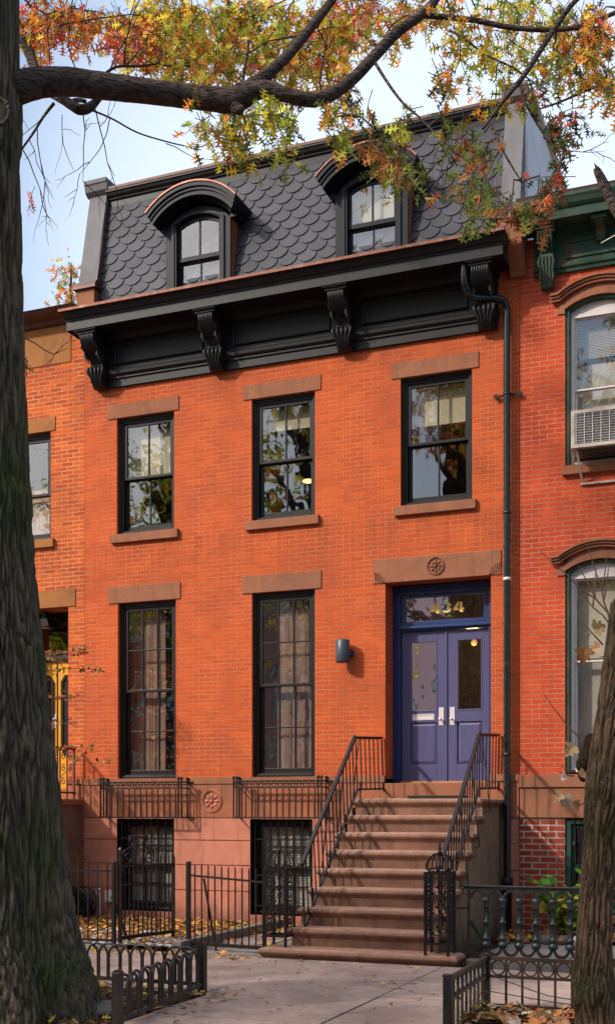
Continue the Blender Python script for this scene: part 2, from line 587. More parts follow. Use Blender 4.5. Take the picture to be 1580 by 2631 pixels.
M['white_stucco'] = mat('white_stucco', (.80, .74, .76), (.74, .68, .7), 3, .85, .3, 40, .003, .2, c3=(.42, .38, .38), stain=1.3)
M['door'] = mat('violet_blue_paint', (.095, .090, .188), (.08, .078, .165), 5, .28, .12, 22, .002, .5, vec=(1, 1, .2))
M['doorframe'] = mat('blue_paint', (.018, .045, .15), (.016, .036, .12), 5, .3, .12, 22, .002, .5)
M['chrome'] = mat('polished_metal', (.86, .76, .74), None, rough=.25, bump=.1, metal=.35)
M['gold'] = mat('gold_paint', (1.0, .70, .18), (.95, .62, .14), 8, .4, .1)
M['wood'] = mat('pale_wood', (.42, .20, .07), (.34, .15, .05), 6, .6, .2, vec=(.3, 1, 1))
M['glass'] = glass_mat('window_glass', (.88, .88, .84), 1.5, .003, 2.2, .018)
M['glass_dormer'] = glass_mat('dormer_glass', (.85, .86, .84), 1.5, .003, 2.2, .01)
M['glass_parlor'] = glass_mat('old_window_glass', (.88, .85, .82), 3.0, .007, 2.6)
M['glass_door'] = glass_mat('door_glass', (.7, .65, .6), 8.0, .004, 3.)
M['room'] = mat('room_wall', (.20, .16, .12), (.16, .13, .10), 1.5, .9, 0)
M['curtain'] = mat('sheer_curtain', (.50, .33, .27), (.38, .24, .195), 2.2, .9, .1, 30, vec=(4, 1, .2))
M['shade'] = mat('roller_shade', (.55, .48, .36), (.5, .43, .32), 3, .9, .05, 60)
M['blind'] = mat('window_blind', (.5, .45, .41), (.42, .38, .34), 3, .8, .05)
M['lampglow'] = emit_mat('lamp_glow', (1, .55, .2), 1.6)
M['greypaint'] = mat('slate_grey_metal', (.045, .055, .068), (.05, .06, .075), 6, .4, .1)
M['green'] = mat('green_paint', (.026, .070, .042), (.016, .042, .028), 5, .65, .7, 35, .006, .25, c3=(.085, .052, .03), stain=3.2, thr=(.50, .68))
M['white_vinyl'] = mat('white_frame', (.62, .55, .52), (.56, .49, .46), 5, .5, .1)
M['ac'] = mat('beige_metal', (.48, .41, .35), (.42, .36, .31), 5, .5, .15, c3=(.25, .18, .13), stain=5)
M['ac_dark'] = mat('ac_fins', (.05, .047, .045), (.08, .075, .07), 30, .5, .3)
M['yellow'] = mat('yellow_door', (.72, .33, .012), (.66, .29, .01), 4, .4, .1)
M['redrail'] = mat('red_iron', (.16, .03, .022), (.10, .02, .018), 9, .5, .3)
M['concrete'] = stone_mat('sidewalk', (.43, .315, .265), (.32, .23, .195), (.19, .135, .12), 2.0, .9, 90, .5, (.10, .07, .06), None, .45, 0., True)
M['bluestone'] = mat('bluestone', (.27, .25, .235), (.20, .185, .175), 2.0, .8, .4, 60, .003, .3, c3=(.14, .12, .11), stain=1.2)
M['curb'] = mat('curb_stone', (.20, .18, .16), (.14, .125, .11), 6, .85, .6, 40, .008, .2)
M['asphalt'] = mat('asphalt', (.055, .053, .052), (.045, .043, .042), 8, .9, .5, 120, .004)
M['soil'] = mat('soil', (.055, .035, .022), (.035, .022, .015), 9, .95, .9, 30, .03, .1)
M['ground'] = mat('far_ground', (.16, .14, .12), (.12, .11, .10), .6, .95, .2)
M['rock'] = mat('rock', (.16, .145, .135), (.09, .085, .08), 6, .85, .7, 22, .01, .2)
M['gravel'] = mat('pale_gravel', (.55, .50, .52), (.36, .32, .33), 18, .8, .3)
M['oakbark'] = bark_mat('oak_bark', (.235, .178, .118), (.010, .008, .006), (.105, .13, .036), .8, 12, .5, (1, 1, .16), True)
M['limbbark'] = bark_mat('limb_bark', (.13, .092, .078), (.035, .025, .021), (.08, .065, .05), 1.6, 15, .6, (.3, .3, 1))
M['smallbark'] = bark_mat('young_bark', (.33, .21, .125), (.026, .017, .012), (.13, .12, .05), 1.6, 22, .54, (1, 1, .16), True)
M['twig'] = mat('twig', (.055, .035, .03), (.035, .024, .02), 10, .85, .2)
M['sprout'] = mat('sprout', (.22, .10, .065), (.16, .075, .05), 10, .7, .2)
M['leaf'] = leaf_mat('oak_leaf', .65)
M['litter'] = leaf_mat('leaf_litter', .1, .75)
M['rubber'] = mat('rubber', (.02, .02, .024), (.014, .014, .016), 8, .5, .1)
M['mat'] = mat('coir_mat', (.02, .016, .014), (.04, .03, .025), 60, .95, .8, 120, .006)
M['pink_paint'] = mat('pink_paint', (.92, .56, .56), (.88, .52, .52), 2, .8, .1)
M['cream'] = mat('cream_trim', (.62, .55, .45), (.55, .49, .4), 3, .7, .1)
# ================================================================ the setting
g = MB()
g.add([(-300, -300, -.17), (300, -300, -.17), (300, 400, -.17), (-300, 400, -.17)], [(0, 1, 2, 3)])
tag(g.build('ground', M['ground']), kind='structure')
g = MB()
g.add([(-60, -23.2, -.14), (60, -23.2, -.14), (60, -8.65, -.14), (-60, -8.65, -.14)], [(0, 1, 2, 3)])
tag(g.build('street', M['asphalt']), kind='structure')
g = MB().box(-60, 60, -8.64, -8.45, -.16, .0)
g.box(-60, 60, -23.4, -23.21, -.16, .0)
tag(g.build('kerb', M['curb'], bevel=.015), kind='structure')
# sidewalk: cast slabs with narrow joints
g = MB()
xs = [-14, -9.5, -5.6, -1.9, 1.75, 5.05, 6.6, 8.95, 12.4, 16, 21]
ys = [-8.44, -7.05, -5.55, -3.42]
jr = random.Random(5)
pits = [(1.3, 5.12, -8.2, -6.0), (7.7, 11.2, -8.2, -5.92)]
def slab(a, b, c, d):
    for p in pits:
        if a < p[1] and b > p[0] and c < p[3] and d > p[2]:
            for q in ((a, max(a, p[0]), c, d), (min(b, p[1]), b, c, d), (max(a, p[0]), min(b, p[1]), c, max(c, p[2])), (max(a, p[0]), min(b, p[1]), min(d, p[3]), d)):
                if q[1] - q[0] > .02 and q[3] - q[2] > .02:
                    slab(*q)
            return
    z = jr.uniform(-.006, .003)
    g.box(a + .006, b - .006, c + .006, d - .006, -.1, z)
for a, b in zip(xs, xs[1:]):
    if (a, b) == (5.05, 6.6):
        slab(1.75, 5.05, -3.42, -3.3)
    for c, d in zip(ys, ys[1:]):
        slab(a, b, c, d)
tag(g.build('sidewalk', M['concrete'], bevel=.006), kind='structure')
g = MB().box(-60, 60, -8.44, 0, -.16, -.035)
tag(g.build('sidewalk_bed', M['soil']), kind='structure')
g = MB().box(-60, 60, -26.0, -23.41, -.16, 0.)
tag(g.build('far_sidewalk', M['concrete']), kind='structure')
# front yards
g = MB()
yr = random.Random(8)
for a, b in ((3.42, 4.1), (4.1, 4.74)):
    for c, d in ((-3.28, -2.3), (-2.3, -1.2), (-1.2, -.05)):
        g.box(a + .005, b - .005, c + .005, d - .005, -.05, yr.uniform(.0, .012))
for a, b in ((6.74, 7.75), (7.75, 8.9), (8.9, 10.2), (10.2, 12)):
    for c, d in ((-2.85, -1.75), (-1.75, -.75)):
        g.box(a + .005, b - .005, c + .005, d - .005, -.05, yr.uniform(.0, .012))
tag(g.build('yard_paving', M['bluestone'], bevel=.006), kind='structure')
g = MB()
def bumpy(m, x0, x1, y0, y1, z, amp, n=26, seed=1):
    r = random.Random(seed)
    vs = [(x0 + (x1 - x0) * i / n, y0 + (y1 - y0) * j / n, z + r.uniform(-amp, amp)) for j in range(n + 1) for i in range(n + 1)]
    m.add(vs, [(j * (n + 1) + i, j * (n + 1) + i + 1, (j + 1) * (n + 1) + i + 1, (j + 1) * (n + 1) + i) for j in range(n) for i in range(n)], True)
bumpy(g, -4, 3.3, -3.2, -.04, .03, .02, 40, 2)
bumpy(g, 6.56, 12, -.76, -.03, .04, .02, 24, 3)
bumpy(g, 1.3, 5.12, -8.2, -6.0, .0, .02, 30, 4)
bumpy(g, 7.7, 11.2, -8.2, -5.92, .0, .02, 30, 5)
tag(g.build('planting_soil', M['soil']), kind='structure')
g = MB().box(3.29, 3.41, -3.3, -.06, -.05, .12)
g.box(-4, 2.62, -3.42, -3.28, -.05, .055)
g.box(6.76, 12, -3.12, -2.86, -.05, .05)
tag(g.build('yard_kerb', M['curb'], bevel=.012), kind='structure')

# ================================================================ the main house
house = thing('brick_house', (3.35, 0, 0), 'three storey orange brick row house with black cornice, slate mansard roof and violet double door', 'house')
W2 = [(.565, 1.545), (2.81, 3.795), (5.06, 6.065)]
W1 = [(.582, 1.574), (2.815, 3.794)]
W0 = [(.58, 1.56), (2.80, 3.77)]
m = MB()
holes = [(a, b, 5.83, 7.63, .24) for a, b in W2] + [(a, b, 2.14, 4.82, .24) for a, b in W1] + [(4.84, 6.32, 2.0, 4.82, .41)]
wall_holes(m, 0, 6.7, 2.14, 9.06, holes)
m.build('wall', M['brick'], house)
# side, rear and roof shell
m = MB()
m.box(.0, .14, .02, 9, -.1, 9.06).box(6.56, 6.7, .02, 9, -.1, 9.06).box(.14, 6.56, 8.86, 9, -.1, 11.2)
m.box(.02, 6.68, .55, 9, 11.2, 11.26)
m.build('party_wall', M['brick_base'], house)
m = MB()
for z in (1.68, 5.2, 8.5):
    m.box(.15, 6.55, .27, 4.6, z, z + .16)
m.box(.15, 6.55, 4.6, 4.7, -.05, 9.0)
for x in (2.2, 4.4):
    m.box(x - .05, x + .05, .27, 4.6, 0, 1.67)
    m.box(x - .05, x + .05, .27, 4.6, 1.85, 5.19)
    m.box(x - .05, x + .05, .27, 4.6, 5.37, 8.49)
m.box(.15, 6.55, .27, 4.6, -.08, -.02)
m.build('room', M['room'], house)

# ---- stone basement with channelled joints
def course(m, z0, z1, y, back=-.012, x0=0., x1=6.7, holes=(), lip=True):
    wall_holes(m, x0, x1, z0, z1, [h for h in holes if h[2] < z1 and h[3] > z0], y)
    cut = sorted([x0, x1] + [q for h in holes for q in h[:2]])
    for z, s in ((z0, 0), (z1, 1)):
        for a, b in zip(cut, cut[1:]):
            mid = (a + b) / 2
            if any(h[0] < mid < h[1] and h[2] <= z <= h[3] for h in holes):
                continue
            m.add([(a, y, z), (b, y, z), (b, back, z), (a, back, z)], [(0, 1, 2, 3)])
    for x in (x0, x1):
        m.add([(x, y, z0), (x, y, z1), (x, .03, z1), (x, .03, z0)], [(0, 1, 2, 3)])
bh = [(a, b, .15, 1.535, .3) for a, b in W0] + [(4.84, 6.32, 1.83, 3., .41)]
m = MB()
for z0, z1 in ((-.06, .476), (.49, .851), (.865, 1.215), (1.229, 1.544)):
    course(m, z0, z1, -.03, holes=bh)
wall_holes(m, 0, 6.7, -.06, 2.1, bh, -.012, .02)
m.build('basement_wall', M['pinkstone'], house)
m = MB()
course(m, 1.556, 2.05, -.036, holes=bh)
m.build('stone_band', M['band_stone'], house)
m = MB()
course(m, 2.05, 2.14, -.052, back=0, holes=bh)
m.add([(0, -.052, 2.14), (4.84, -.052, 2.14), (4.84, 0, 2.142), (0, 0, 2.142)], [(0, 1, 2, 3)])
m.add([(6.32, -.052, 2.14), (6.7, -.052, 2.14), (6.7, 0, 2.142), (6.32, 0, 2.142)], [(0, 1, 2, 3)])
m.build('water_table', M['brownstone'], house)
MB().box(0, 6.7, -.09, -.031, -.06, .05).build('plinth', M['pinkstone'], house, bevel=.01)


def rosette(m, cx, cz, r, y):
    """carved flower in a ring, standing 12 mm proud"""
    for a, b in ((1.0, .92), (.88, .82)):
        vs, fs = [], []
        n = 36
        for k in range(n):
            t = 2 * math.pi * k / n
            for q, d in ((a, 0), (a - .02, .012), (b + .02, .012), (b, 0)):
                vs.append((cx + r * q * math.cos(t), y - d, cz + r * q * math.sin(t)))
        for k in range(n):
            j = (k + 1) % n
            fs += [(4 * k + i, 4 * k + i + 1, 4 * j + i + 1, 4 * j + i) for i in range(3)]
        m.add(vs, fs, True)
    for k in range(8):
        t = 2 * math.pi * k / 8
        d = Vector((math.cos(t), 0, math.sin(t)))
        p = Vector((-math.sin(t), 0, math.cos(t)))
        c = Vector((cx, y, cz))
        vs = [c + d * r * .14, c + d * r * .46 + p * r * .19, c + d * r * .78, c + d * r * .46 - p * r * .19, c + d * r * .48 + Vector((0, -.024, 0)), c + d * r * .16 + Vector((0, -.010, 0))]
        m.add(vs, [(0, 1, 4, 5), (1, 2, 4), (2, 3, 4), (3, 0, 5, 4)])
    m.ball((cx, y - .006, cz), r * .15, 10, (1, .9, 1))


m = MB()
rosette(m, 2.19, 1.795, .17, -.037)
m.build('rosette', M['pinkstone'], house)

# ---- lintels and sills
def lintel(x0, x1, z0, z1):
    return MB().box(x0, x1, -.016, .13, z0, z1).build('lintel', M['brownstone'], house, bevel=.006)
for x0, x1 in ((.405, 1.626), (2.676, 3.889), (4.925, 6.156)):
    lintel(x0, x1, 7.615, 7.832)
for x0, x1 in ((.418, 1.652), (2.663, 3.895)):
    lintel(x0, x1, 4.805, 5.058)
dl = lintel(4.667, 6.462, 4.808, 5.14)
m = MB()
rosette(m, 5.565, 4.985, .125, -.017)
m.build('rosette', M['brownstone'], dl)
def fan(cx, cz, s):
    m = MB()
    n = 6
    R0 = .155
    prev = None
    arc = []
    for k in range(n + 1):
        t = math.pi / 2 * k / n
        arc.append((cx + s * R0 * math.cos(t), cz + R0 * math.sin(t)))
    for k in range(n):
        a, b = arc[k], arc[k + 1]
        mx, mz = (a[0] + b[0]) / 2, (a[1] + b[1]) / 2
        m.add([(cx + s * .02, -.017, cz + .02), (a[0], -.017, a[1]), (b[0], -.017, b[1]), ((mx - cx) * .9 + cx, -.034, (mz - cz) * .9 + cz)], [(0, 1, 3), (1, 2, 3), (2, 0, 3)])
    m.tube([(x, -.018, z) for x, z in arc], .008, 6)
    m.build('fan_ornament', M['brownstone'], dl)
fan(4.675, 4.815, 1)
fan(6.455, 4.815, -1)
for x0, x1 in ((.48, 1.624), (2.732, 3.864), (4.98, 6.123)):
    MB().prism([(-.06, 5.715), (-.06, 5.842), (.1, 5.855), (.1, 5.715)], 'x', x0, x1).build('sill', M['brownstone'], house, bevel=.006)


# ---- windows
def ring(m, x0, x1, z0, z1, w, y0, y1, wb=None, wt=None):
    wb, wt = wb or w, wt or w
    m.box(x0, x0 + w, y0, y1, z0, z1)
    m.box(x1 - w, x1, y0, y1, z0, z1)
    m.box(x0 + w, x1 - w, y0, y1, z0, z0 + wb)
    m.box(x0 + w, x1 - w, y0, y1, z1 - wt, z1)


def pane(x0, x1, z0, z1, y, mt, parent, name='glass'):
    m = MB()
    m.add([(x0, y, z0), (x1, y, z0), (x1, y, z1), (x0, y, z1)], [(0, 1, 2, 3)])
    return m.build(name, mt, parent, recalc=False)


def sash_window(parent, x0, x1, z0, z1, cols, rows, fm, gm, y=.07, zm=None, dec=.05, name='window', label=None):
    e = .004
    x0, x1, z0, z1 = x0 + e, x1 - e, z0 + e, z1 - e
    m = MB()
    ring(m, x0, x1, z0, z1, .04, y - .01, y + .05, .03)
    ring(m, x0 + .04, x1 - .04, z0 + .03, z1 - .04, .028, y + .012, y + .16, .02)
    o = m.build(name, fm, parent, bevel=.004)
    if label:
        o['label'] = label
    a, b, c, d = x0 + .068, x1 - .068, z0 + .05, z1 - .068
    zm = zm or (c + d) / 2
    for up in (1, 0):
        lo, hi = (zm - .02, d) if up else (c, zm + .02)
        yy = y + (.03 if up else .08)
        m = MB()
        w = .048
        wb = .04 if up else .075
        wt = .05 if up else .04
        ring(m, a, b, lo, hi, w, yy, yy + .04, wb, wt)
        gx0, gx1, gz0, gz1 = a + w, b - w, lo + wb, hi - wt
        for k in range(1, cols):
            q = gx0 + (gx1 - gx0) * k / cols
            m.box(q - .011, q + .011, yy + .004, yy + .036, gz0, gz1)
        for k in range(1, rows):
            q = gz0 + (gz1 - gz0) * k / rows
            cutx = [gx0] + [gx0 + (gx1 - gx0) * j / cols for j in range(1, cols)] + [gx1]
            for u, v in zip(cutx, cutx[1:]):
                m.box(u + (.011 if u != gx0 else 0), v - (.011 if v != gx1 else 0), yy + .006, yy + .034, q - .010, q + .010)
        m.build('upper_sash' if up else 'lower_sash', fm, o, bevel=.004)
        pane(gx0, gx1, gz0, gz1, yy + .02, gm, o)
    return o


wins2 = [sash_window(house, a, b, 5.855, 7.615, 2, 1, M['black'], M['glass'], zm=6.71) for a, b in W2]
def shade(win, x0, x1, z0, z1, y=.27, mt='shade', name='roller_shade'):
    return MB().box(x0, x1, y, y + .008, z0, z1).tube([(x0, y + .02, z1 + .02), (x1, y + .02, z1 + .02)], .025, 8).build(name, M[mt], win)
shade(wins2[2], 5.11, 6.02, 7.0, 7.5)
shade(wins2[1], 2.87, 3.74, 7.2, 7.5)
shade(wins2[0], .62, 1.49, 6.75, 7.5)
wins1 = []
for a, b in W1:
    w = sash_window(house, a, b, 2.142, 4.806, 3, 2, M['brownblack'], M['glass_parlor'], zm=3.47)
    wins1.append(w)
    m = MB()
    n = 60
    vs = []
    u, v = (a + .02, b - .34) if a < 2 else (a + .27, b - .02)      # drawn differently in the two rooms
    for i in range(n + 1):
        t = i / n
        x = u + (v - u) * t
        yy = .30 + .007 * math.sin(t * 29 + a * 2) + .004 * math.sin(t * 97)
        vs += [(x, yy, 2.2), (x + .012 * math.sin(t * 9), yy + .01, 3.5), (x, yy, 4.78)]
    m.add(vs, [(3 * i + j, 3 * i + 3 + j, 3 * i + 4 + j, 3 * i + 1 + j) for i in range(n) for j in range(2)], True)
    m.build('curtain', M['curtain'], w, recalc=False)
wins0 = []
for a, b in W0:
    w = sash_window(house, a, b, .16, 1.535, 3, 2, M['brownblack'], M['glass'], y=.1, zm=.83)
    wins0.append(w)
    m = MB()
    for k in range(34):
        z = .25 + k * .036
        m.prism([(.236, z), (.25, z + .031), (.252, z + .029), (.238, z - .002)], 'x', a + .09, b - .09)
    m.build('window_blind', M['blind'], w)

# ---- entrance
fr = MB()
D0 = .33
fr.box(4.842, 4.95, D0, D0 + .12, 2.06, 4.806).box(6.214, 6.318, D0, D0 + .12, 2.06, 4.806)
fr.box(4.95, 6.214, D0, D0 + .12, 4.68, 4.806)
fr.box(4.95, 6.214, D0 + .01, D0 + .12, 4.175, 4.29)
fr.box(4.90, 6.26, D0 - .03, D0 - .002, 4.20, 4.235)
fr.box(4.842, 6.318, D0 - .03, D0 - .002, 4.74, 4.806)
ring(fr, 4.952, 6.212, 4.292, 4.678, .07, D0 + .03, D0 + .09, .02, .035)
doorframe = fr.build('door_frame', M['doorframe'], house, bevel=.006)
pane(5.02, 6.14, 4.31, 4.645, D0 + .065, M['glass_door'], doorframe, 'transom_glass')

# house number in stencil figures
def figure(m, kind, x, z, w, h, y):
    def P(pts):
        m.prism([(x + u * w, z + v * h) for u, v in pts], 'y', y - .003, y)
    if kind == '4':
        P([(0, .20), (0, .40), (.40, 1.0), (.50, 1.0), (.50, .66), (.34, .42), (.50, .42), (.50, .20)])
        P([(.57, 0), (.57, .98), (.84, .98), (.84, .42), (1.0, .42), (1.0, .20), (.84, .20), (.84, .06), (.95, .06), (.95, 0)])
    else:
        for cz, r0, r1, a0, a1 in ((.745, .105, .255, -62, 158), (.285, .115, .285, -158, 62)):
            n = 12
            out = [(.46 + 1.5 * r1 * math.cos(R(a0 + (a1 - a0) * i / n)), cz + r1 * math.sin(R(a0 + (a1 - a0) * i / n))) for i in range(n + 1)]
            inn = [(.46 + 1.2 * r0 * math.cos(R(a0 + (a1 - a0) * i / n)), cz + r0 * math.sin(R(a0 + (a1 - a0) * i / n))) for i in range(n + 1)]
            P(out + inn[::-1])
m = MB()
for i, ch in enumerate('434'):
    figure(m, ch, 5.37 + .168 * i, 4.412, .15, .145, D0 + .062)
m.build('house_number', M['gold'], doorframe)

DY = .39
def leaf_door(x0, x1, gx0, gx1, hx, slot):
    m = MB()
    z0, z1 = 2.068, 4.168
    # stiles and rails
    m.box(x0, gx0, DY, DY + .045, z0, z1).box(gx1, x1, DY, DY + .045, z0, z1)
    for a, b in ((z0, 2.30), (2.89, 3.045), (4.035, z1)):
        m.box(gx0, gx1, DY, DY + .045, a, b)
    # raised lower panel
    a, b, c, d = gx0 + .002, gx1 - .002, 2.302, 2.888
    e = .045
    vs = [(a, DY + .028, c), (b, DY + .028, c), (b, DY + .028, d), (a, DY + .028, d), (a + e, DY + .004, c + e), (b - e, DY + .004, c + e), (b - e, DY + .004, d - e), (a + e, DY + .004, d - e)]
    m.add(vs, [(0, 1, 5, 4), (1, 2, 6, 5), (2, 3, 7, 6), (3, 0, 4, 7), (4, 5, 6, 7)])
    ring(m, gx0, gx1, 3.045, 4.035, .016, DY - .006, DY + .02)
    o = m.build('door_leaf', M['door'], house, bevel=.004)
    pane(gx0, gx1, 3.045, 4.035, DY + .022, M['glass_door'], o)
    h = MB().box(hx - .035, hx + .035, DY - .006, DY - .0015, 2.845, 3.095)
    h.tube([(hx, DY - .006, 2.93), (hx, DY - .045, 2.93)], .011, 8)
    h.ball((hx, DY - .062, 2.93), .026, 12)
    h.build('door_handle', M['chrome'], o, bevel=.002)
    if slot:
        s = MB()
        ring(s, 5.114, 5.43, 2.924, 3.011, .018, DY - .008, DY - .0015)
        s.prism([(DY - .005, 2.943), (DY - .0016, 2.993), (DY - .0012, 2.993), (DY - .0012, 2.943)], 'x', 5.133, 5.411)
        s.build('letter_slot', M['chrome'], o)
    return o
leaf_door(4.954, 5.60, 5.08, 5.472, 5.532, True)
leaf_door(5.606, 6.210, 5.757, 6.11, 5.689, False)
MB().box(5.588, 5.618, DY - .018, DY - .001, 2.07, 4.165).build('door_astragal', M['door'], house, bevel=.004)
MB().box(4.952, 6.212, .30, .45, 2.035, 2.066).build('door_saddle', M['wood'], house, bevel=.004)
MB().box(4.842, 6.318, -.045, .44, 1.80, 2.034).build('door_step', M['brownstone'], house, bevel=.01)
# lamps burning indoors, seen through the panes
cl = MB().tube([(5.70, 1.6, 4.2), (5.70, 1.6, 5.18)], .006, 6).build('ceiling_lamp', M['black'], house)
MB().ball((5.70, 1.6, 4.15), .05, 12).build('lamp_shade', M['lampglow'], cl)
hl = bpy.data.lights.new('hall_lamp', 'POINT')      # the hall lamp the photograph shows burning behind the right door pane
hl.energy = 7
hl.color = (1, .66, .30)
hl.shadow_soft_size = .08
ho = bpy.data.objects.new('hall_lamp', hl)
ho.location = (5.70, 1.5, 4.02)
COL.objects.link(ho)
MB().box(4.46, 6.54, 2.3, 2.36, 1.86, 5.18).build('hall_wall', M['room'], house)
cl = MB().tube([(3.16, 1.35, 6.78), (3.16, 1.35, 8.49)], .004, 6).build('ceiling_lamp', M['black'], house)
MB().lathe([(.02, .0), (.09, -.02), (.10, -.04), (.02, -.035)], 3.16, 1.35, 14, 6.78).build('lamp_shade', M['lampglow'], cl)

# ---- main cornice
X0, X1 = .234, 6.403
m = MB()
prof = [(.02, 8.08), (.05, 8.08), (.05, 8.195), (.075, 8.2), (.075, 8.225), (.085, 8.23), (.115, 8.255), (.12, 8.30), (.128, 8.315), (.10, 8.32), (.05, 8.328),
        (.05, 8.76), (.085, 8.775), (.115, 8.80), (.135, 8.835), (.14, 8.85), (.535, 8.85), (.545, 8.815), (.56, 8.815), (.56, 8.945), (.575, 8.95), (.575, 8.968),
        (.595, 8.972), (.61, 8.985), (.62, 9.01), (.645, 9.035), (.68, 9.045), (.685, 9.055), (.685, 9.075), (.02, 9.08)]
m.mould(prof, X0, X1, 0, .36)
cornice = m.build('cornice', M['black'], house, bevel=.004)
m = MB()
m.mould([(.66, 9.082), (.703, 9.055), (.706, 9.092), (.66, 9.10), (.02, 9.125)], X0, X1, 0, .36)
m.build('copper_edge', M['copper'], cornice)
for a, b in ((.557, 2.065), (2.535, 4.055), (4.52, 6.03)):
    m = MB()
    c, d = 8.395, 8.722
    e = .035
    P = [(a, c), (b, c), (b, d), (a, d)]
    Q = [(a + e, c + e), (b - e, c + e), (b - e, d - e), (a + e, d - e)]
    vs = [(x, -.052, z) for x, z in P] + [(x + (e * .3 if x == a else -e * .3), -.078, z + (e * .3 if z == c else -e * .3)) for x, z in P] + [(x, -.066, z) for x, z in Q] + [(x, -.0535, z) for x, z in Q]
    fs = []
    for o_ in (0, 4, 8):
        fs += [(o_ + i, o_ + (i + 1) % 4, o_ + 4 + (i + 1) % 4, o_ + 4 + i) for i in range(4)]
    m.add(vs, fs)
    m.build('frieze_panel', M['black'], cornice)


def scroll_bracket(m, cx, w, prof, cap_w, cap, ribs=5, leaf_z=None):
    m.prism(prof, 'x', cx - w / 2, cx + w / 2)
    for (y0, y1, z0, z1, cw) in cap:
        m.box(cx - cw / 2, cx + cw / 2, y0, y1, z0, z1)
bprof = [(-.05, 8.80), (-.46, 8.80), (-.475, 8.745), (-.46, 8.67), (-.40, 8.59), (-.31, 8.53), (-.235, 8.46), (-.205, 8.40), (-.20, 8.355), (-.225, 8.335), (-.235, 8.285), (-.215, 8.21), (-.17, 8.14), (-.13, 8.075), (-.075, 8.062), (-.05, 8.10)]
def cornice_bracket(cx):
    m = MB()
    m.prism(bprof, 'x', cx - .105, cx + .105)
    m.box(cx - .18, cx + .18, -.545, -.12, 8.80, 8.849)
    m.box(cx - .155, cx + .155, -.51, -.12, 8.765, 8.799)
    # carved front: fluted scroll, acanthus ribs, husk pendant
    top = [(-y + .0, z) for y, z in [(.462, 8.77), (.482, 8.745), (.468, 8.67), (.405, 8.585), (.315, 8.522)]]
    for k in range(7):
        dx = -.10 + .2 * k / 6
        m.tube([(cx + dx, y - .004, z) for y, z in top], [.015, .022, .022, .018, .008], 6)
    for k in range(5):
        t = k / 4 - .5
        m.tube([(cx + t * .20, -.44, 8.66), (cx + t * .25, -.405, 8.60), (cx + t * .20, -.33, 8.545), (cx + t * .08, -.262, 8.48)], [.012, .028, .024, .008], 6)
    for k in range(5):
        t = k / 4 - .5
        m.tube([(cx + t * .20, -.215, 8.36), (cx + t * .27, -.245, 8.32), (cx + t * .25, -.245, 8.27), (cx + t * .17, -.222, 8.20), (cx + t * .16, -.20, 8.155), (cx + t * .10, -.15, 8.085)], [.014, .03, .026, .018, .026, .012], 6)
    for s in (-1, 1):
        x = cx + s * .107
        sp = spiral((x, -.345, 8.685), .085, .012, .2, -1.6 if s > 0 else -1.6, 24, (Vector((0, 1, 0)), Vector((0, 0, 1))))
        m.tube(sp, .014, 6)
        for q in range(5):
            a = 4.0 + q * .42
            m.tube([(x, -.30, 8.63), (x, -.30 + .10 * math.cos(a), 8.60 + .11 * math.sin(a)), (x, -.28 + .17 * math.cos(a), 8.58 + .17 * math.sin(a))], [.012, .02, .006], 5)
        m.ball((x, -.15, 8.245), .05, 8, (.5, 1, 1.2))
    m.build('bracket', M['black'], cornice)
for cx in (.335, 2.302, 4.287, 6.285):
    cornice_bracket(cx)

# ---- mansard
ROOF = M['slate']
yb, zb, yt, zt = -.015, 9.06, .375, 11.08
sl = Vector((0, yt - yb, zt - zb))
SL = sl.length
sl.normalize()
nn = Vector((0, -sl.z, sl.y))
m = MB()
m.add([(.02, yb, zb), (6.68, yb, zb), (6.68, yt, zt), (.02, yt, zt)], [(0, 1, 2, 3)])
m.add([(.02, yt, zt), (6.68, yt, zt), (6.68, .6, 11.2), (.02, .6, 11.2)], [(0, 1, 2, 3)])
mans = m.build('mansard_roof', M['slate'], house, recalc=False)
m = MB()
sw, ex, sr = .302, .146, random.Random(3)
row = 0
q = -.14
while q < SL - .06:
    nx = int(6.4 / sw) + 2
    for i in range(-1, nx):
        x = .17 + i * sw + (sw / 2 if row % 2 else 0)
        g_ = .004
        j = sr.uniform(-.004, .004)
        pts = [(x + g_, q + .27), (x + g_, q + .115 + j), (x + .030, q + .052 + j), (x + .088, q + .010 + j), (x + .122, q + j), (x + sw - .122, q + j), (x + sw - .088, q + .010 + j), (x + sw - .030, q + .052 + j), (x + sw - g_, q + .115 + j), (x + sw - g_, q + .27)]
        pts = [(min(max(a, .18), 6.47), min(max(b, 0), SL)) for a, b in pts]
        if max(a for a, b in pts) - min(a for a, b in pts) < .03 or max(b for a, b in pts) - min(b for a, b in pts) < .03:
            continue
        tl = sr.uniform(-.0015, .002)
        def P3(a, b, lift):
            p = Vector((a, yb, zb)) + sl * b + nn * lift
            return p
        lo = min(b for a, b in pts)
        lift = lambda a, b: .026 - .10 * (b - lo) + tl * ((a - x) / sw * 2 - 1) * 1.2
        top = [P3(a, b, max(.002, lift(a, b))) for a, b in pts]
        bot = [P3(a, b, max(.002, lift(a, b)) - .014) for a, b in pts]
        n = len(pts)
        m.add(top + bot, [tuple(range(n))] + [(k, (k + 1) % n, n + (k + 1) % n, n + k) for k in range(n - 1)])
    q += ex
    row += 1
t = NT('slate_tiles')
isl = t.geo.outputs['Random Per Island']
c = t.mix(isl, (.037, .034, .050), (.019, .018, .028))
c = t.mix(t.ramp(t.noise(2.2, 6, .65), .48, .75, 0, .6), c, (.052, .047, .055))
t.done(c, .6, .35, 0, t.bump(t.noise(34, 4, .6), .4, .003))
m.build('slate_tiles', t.m, mans, recalc=True)
m = MB()
